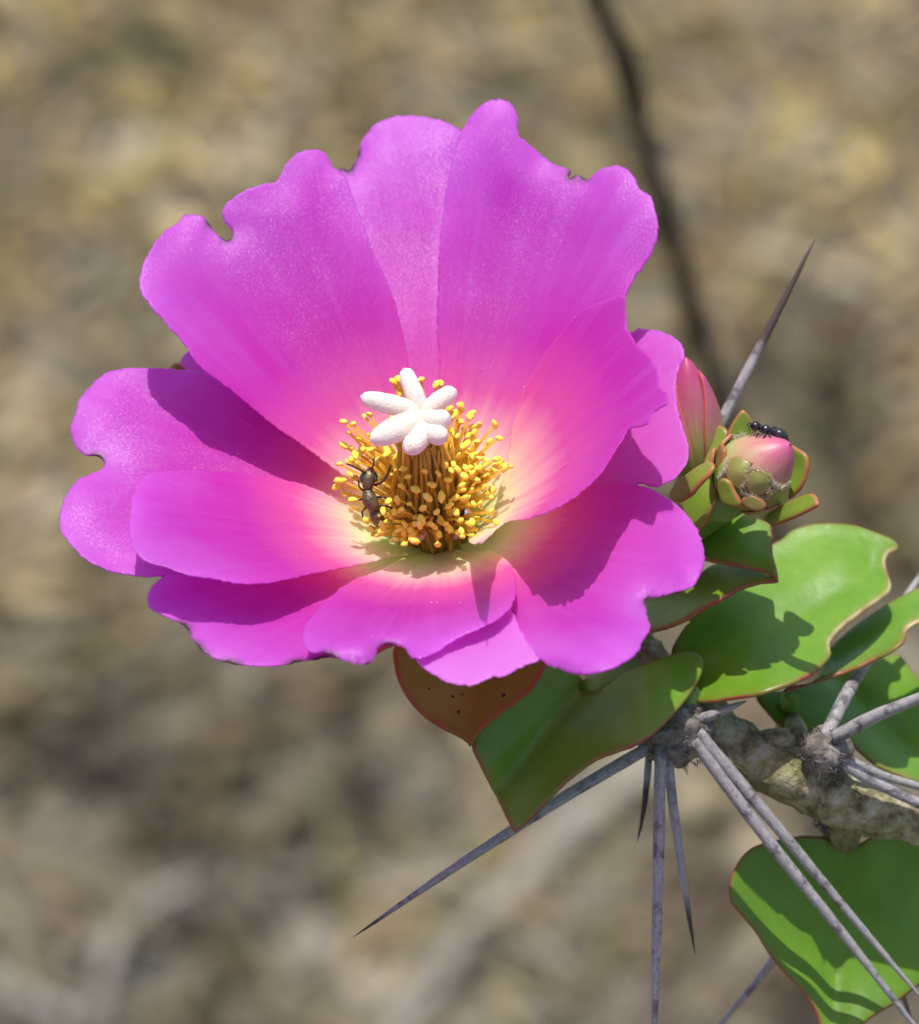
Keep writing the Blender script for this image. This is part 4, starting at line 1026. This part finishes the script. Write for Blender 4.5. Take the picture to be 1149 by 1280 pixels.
# ------------------------------------------------------------------ insects
def insect_body(name, pts, mat, n=60, ns=18, amp=0.015, squash=1.0, slim=1.0):
    a = np.array(pts, float); P = spline(np.c_[un(a[:, 0], a[:, 1], a[:, 2]), a[:, 3]*slim], n)
    V, F, U = tube(P[:, :3], P[:, 3], ns, squash); V = fuzz(V, amp, 4.0)
    return mesh_obj(name, W(V), F, mat, None, W(P[n//2, :3]))
def limb(name, parent, pts, r0, r1, mat):
    a = np.array(pts, float); X = spline(un(a[:, 0], a[:, 1], a[:, 2]), 14)
    V, F, U = tube(X, np.linspace(r0, r1, 14), 7); mesh_obj(name, W(V), F, mat, parent, W(X[0]))
bz = dome_z(461, 600) + 1.7
bee = insect_body('bee', [(464,584,bz-0.2,0.06),(463.5,587,bz,0.42),(462.5,592,bz+.1,0.70),(461,599,bz+.15,0.80),(460,607,bz+.1,0.66),(460,611,bz,0.50),(460.5,614,bz,0.60),(461,618,bz+.1,0.74),(463,626,bz+.15,0.90),(466,633,bz,0.78),(467,637,bz-.2,0.60),(468,640,bz-.3,0.62),(470,644,bz-.4,0.76),(473,650,bz-.7,0.74),(477,656,bz-1.1,0.5),(480,660,bz-1.4,0.22),(481,662,bz-1.5,0.04)], M['bee'], slim=0.76)
tag(bee, 'tiny dark bee with a glossy greenish head among the yellow stamens', 'bee')
for ex, ey in ((452.5, 597), (470, 596)):
    v, f, u = lathe([(-0.5,0.02),(-0.4,0.22),(0,0.34),(0.4,0.24),(0.55,0.02)], un(461 + (ex-461)*0.76, ey, bz+0.2), (0.15 if ex < 460 else -0.15, 1, 0.2), 14); mesh_obj('eye', W(v), f, M['eye'], bee)
limb('antenna', bee, [(457,591,bz+.5),(448,586,bz+.9),(434,579.5,bz+1.0)], 0.10, 0.09, M['bee_abd'])
limb('antenna', bee, [(464,587,bz+.4),(467,581,bz+.8),(468,572,bz+.8)], 0.08, 0.06, M['bee_abd'])
limb('leg', bee, [(469,606,bz),(477,603,bz+.4),(484,594,bz+.4),(488,582,bz+.1)], 0.13, 0.07, M['bee_abd'])
limb('leg', bee, [(454,613,bz),(449,608,bz+.3),(448,598,bz+.1),(445,594,bz-.2)], 0.10, 0.06, M['bee_abd'])
limb('leg', bee, [(470,622,bz),(479,621,bz+.5),(486,626,bz+.3),(492,625,bz)], 0.13, 0.07, M['bee_abd'])
limb('leg', bee, [(453,624,bz),(447,625,bz+.2),(441,624,bz-.3)], 0.10, 0.06, M['bee_abd'])
limb('leg', bee, [(472,634,bz),(482,632,bz+.4),(495,638,bz),(503,641,bz-.2)], 0.13, 0.07, M['bee_abd'])
limb('leg', bee, [(458,634,bz-.1),(453,640,bz+.1),(455,650,bz-.4)], 0.10, 0.06, M['bee_abd'])
def bud_top(px, py): return on_bud(px, py, 0.0)[2]
az = 3.2
ant = insect_body('ant', [(938,531,az,0.05),(941,532,az+.1,0.36),(946,533,az+.15,0.44),(950,535,az+.1,0.22),(953,536,az+.1,0.34),(958,537,az+.15,0.42),(962,540,az+.1,0.26),(964,541,az+.1,0.17),(967,541,az+.15,0.32),(973,543,az+.25,0.60),(979,546,az+.15,0.52),(984,550,az,0.20),(986,552,az,0.03)], M['ant'], 52, 16, 0.05)
tag(ant, 'small glossy black ant standing on top of the pink-tipped bud', 'ant')
for pts in [[(952,537,az+.2),(949,541,az+.8),(945,547,az+.6)],[(957,539,az+.3),(956,544,az+.9),(953,550,az+.8)],[(961,540,az+.3),(963,546,az+.9),(966,551,az+.7)],
            [(953,535,az-.1),(949,531,az-.4),(944,540,az-.8)],[(958,536,az-.1),(960,532,az-.5),(963,542,az-1.0)],[(962,538,az-.1),(970,535,az-.5),(985,552,az-.8)]]:
    limb('leg', ant, pts, 0.10, 0.05, M['ant'])
limb('antenna', ant, [(940,531,az+.3),(936,533,az+.7),(937,539,az+.6)], 0.06, 0.05, M['ant'])
limb('antenna', ant, [(940,530,az),(936,528,az),(934,533,az+.1)], 0.06, 0.05, M['ant'])
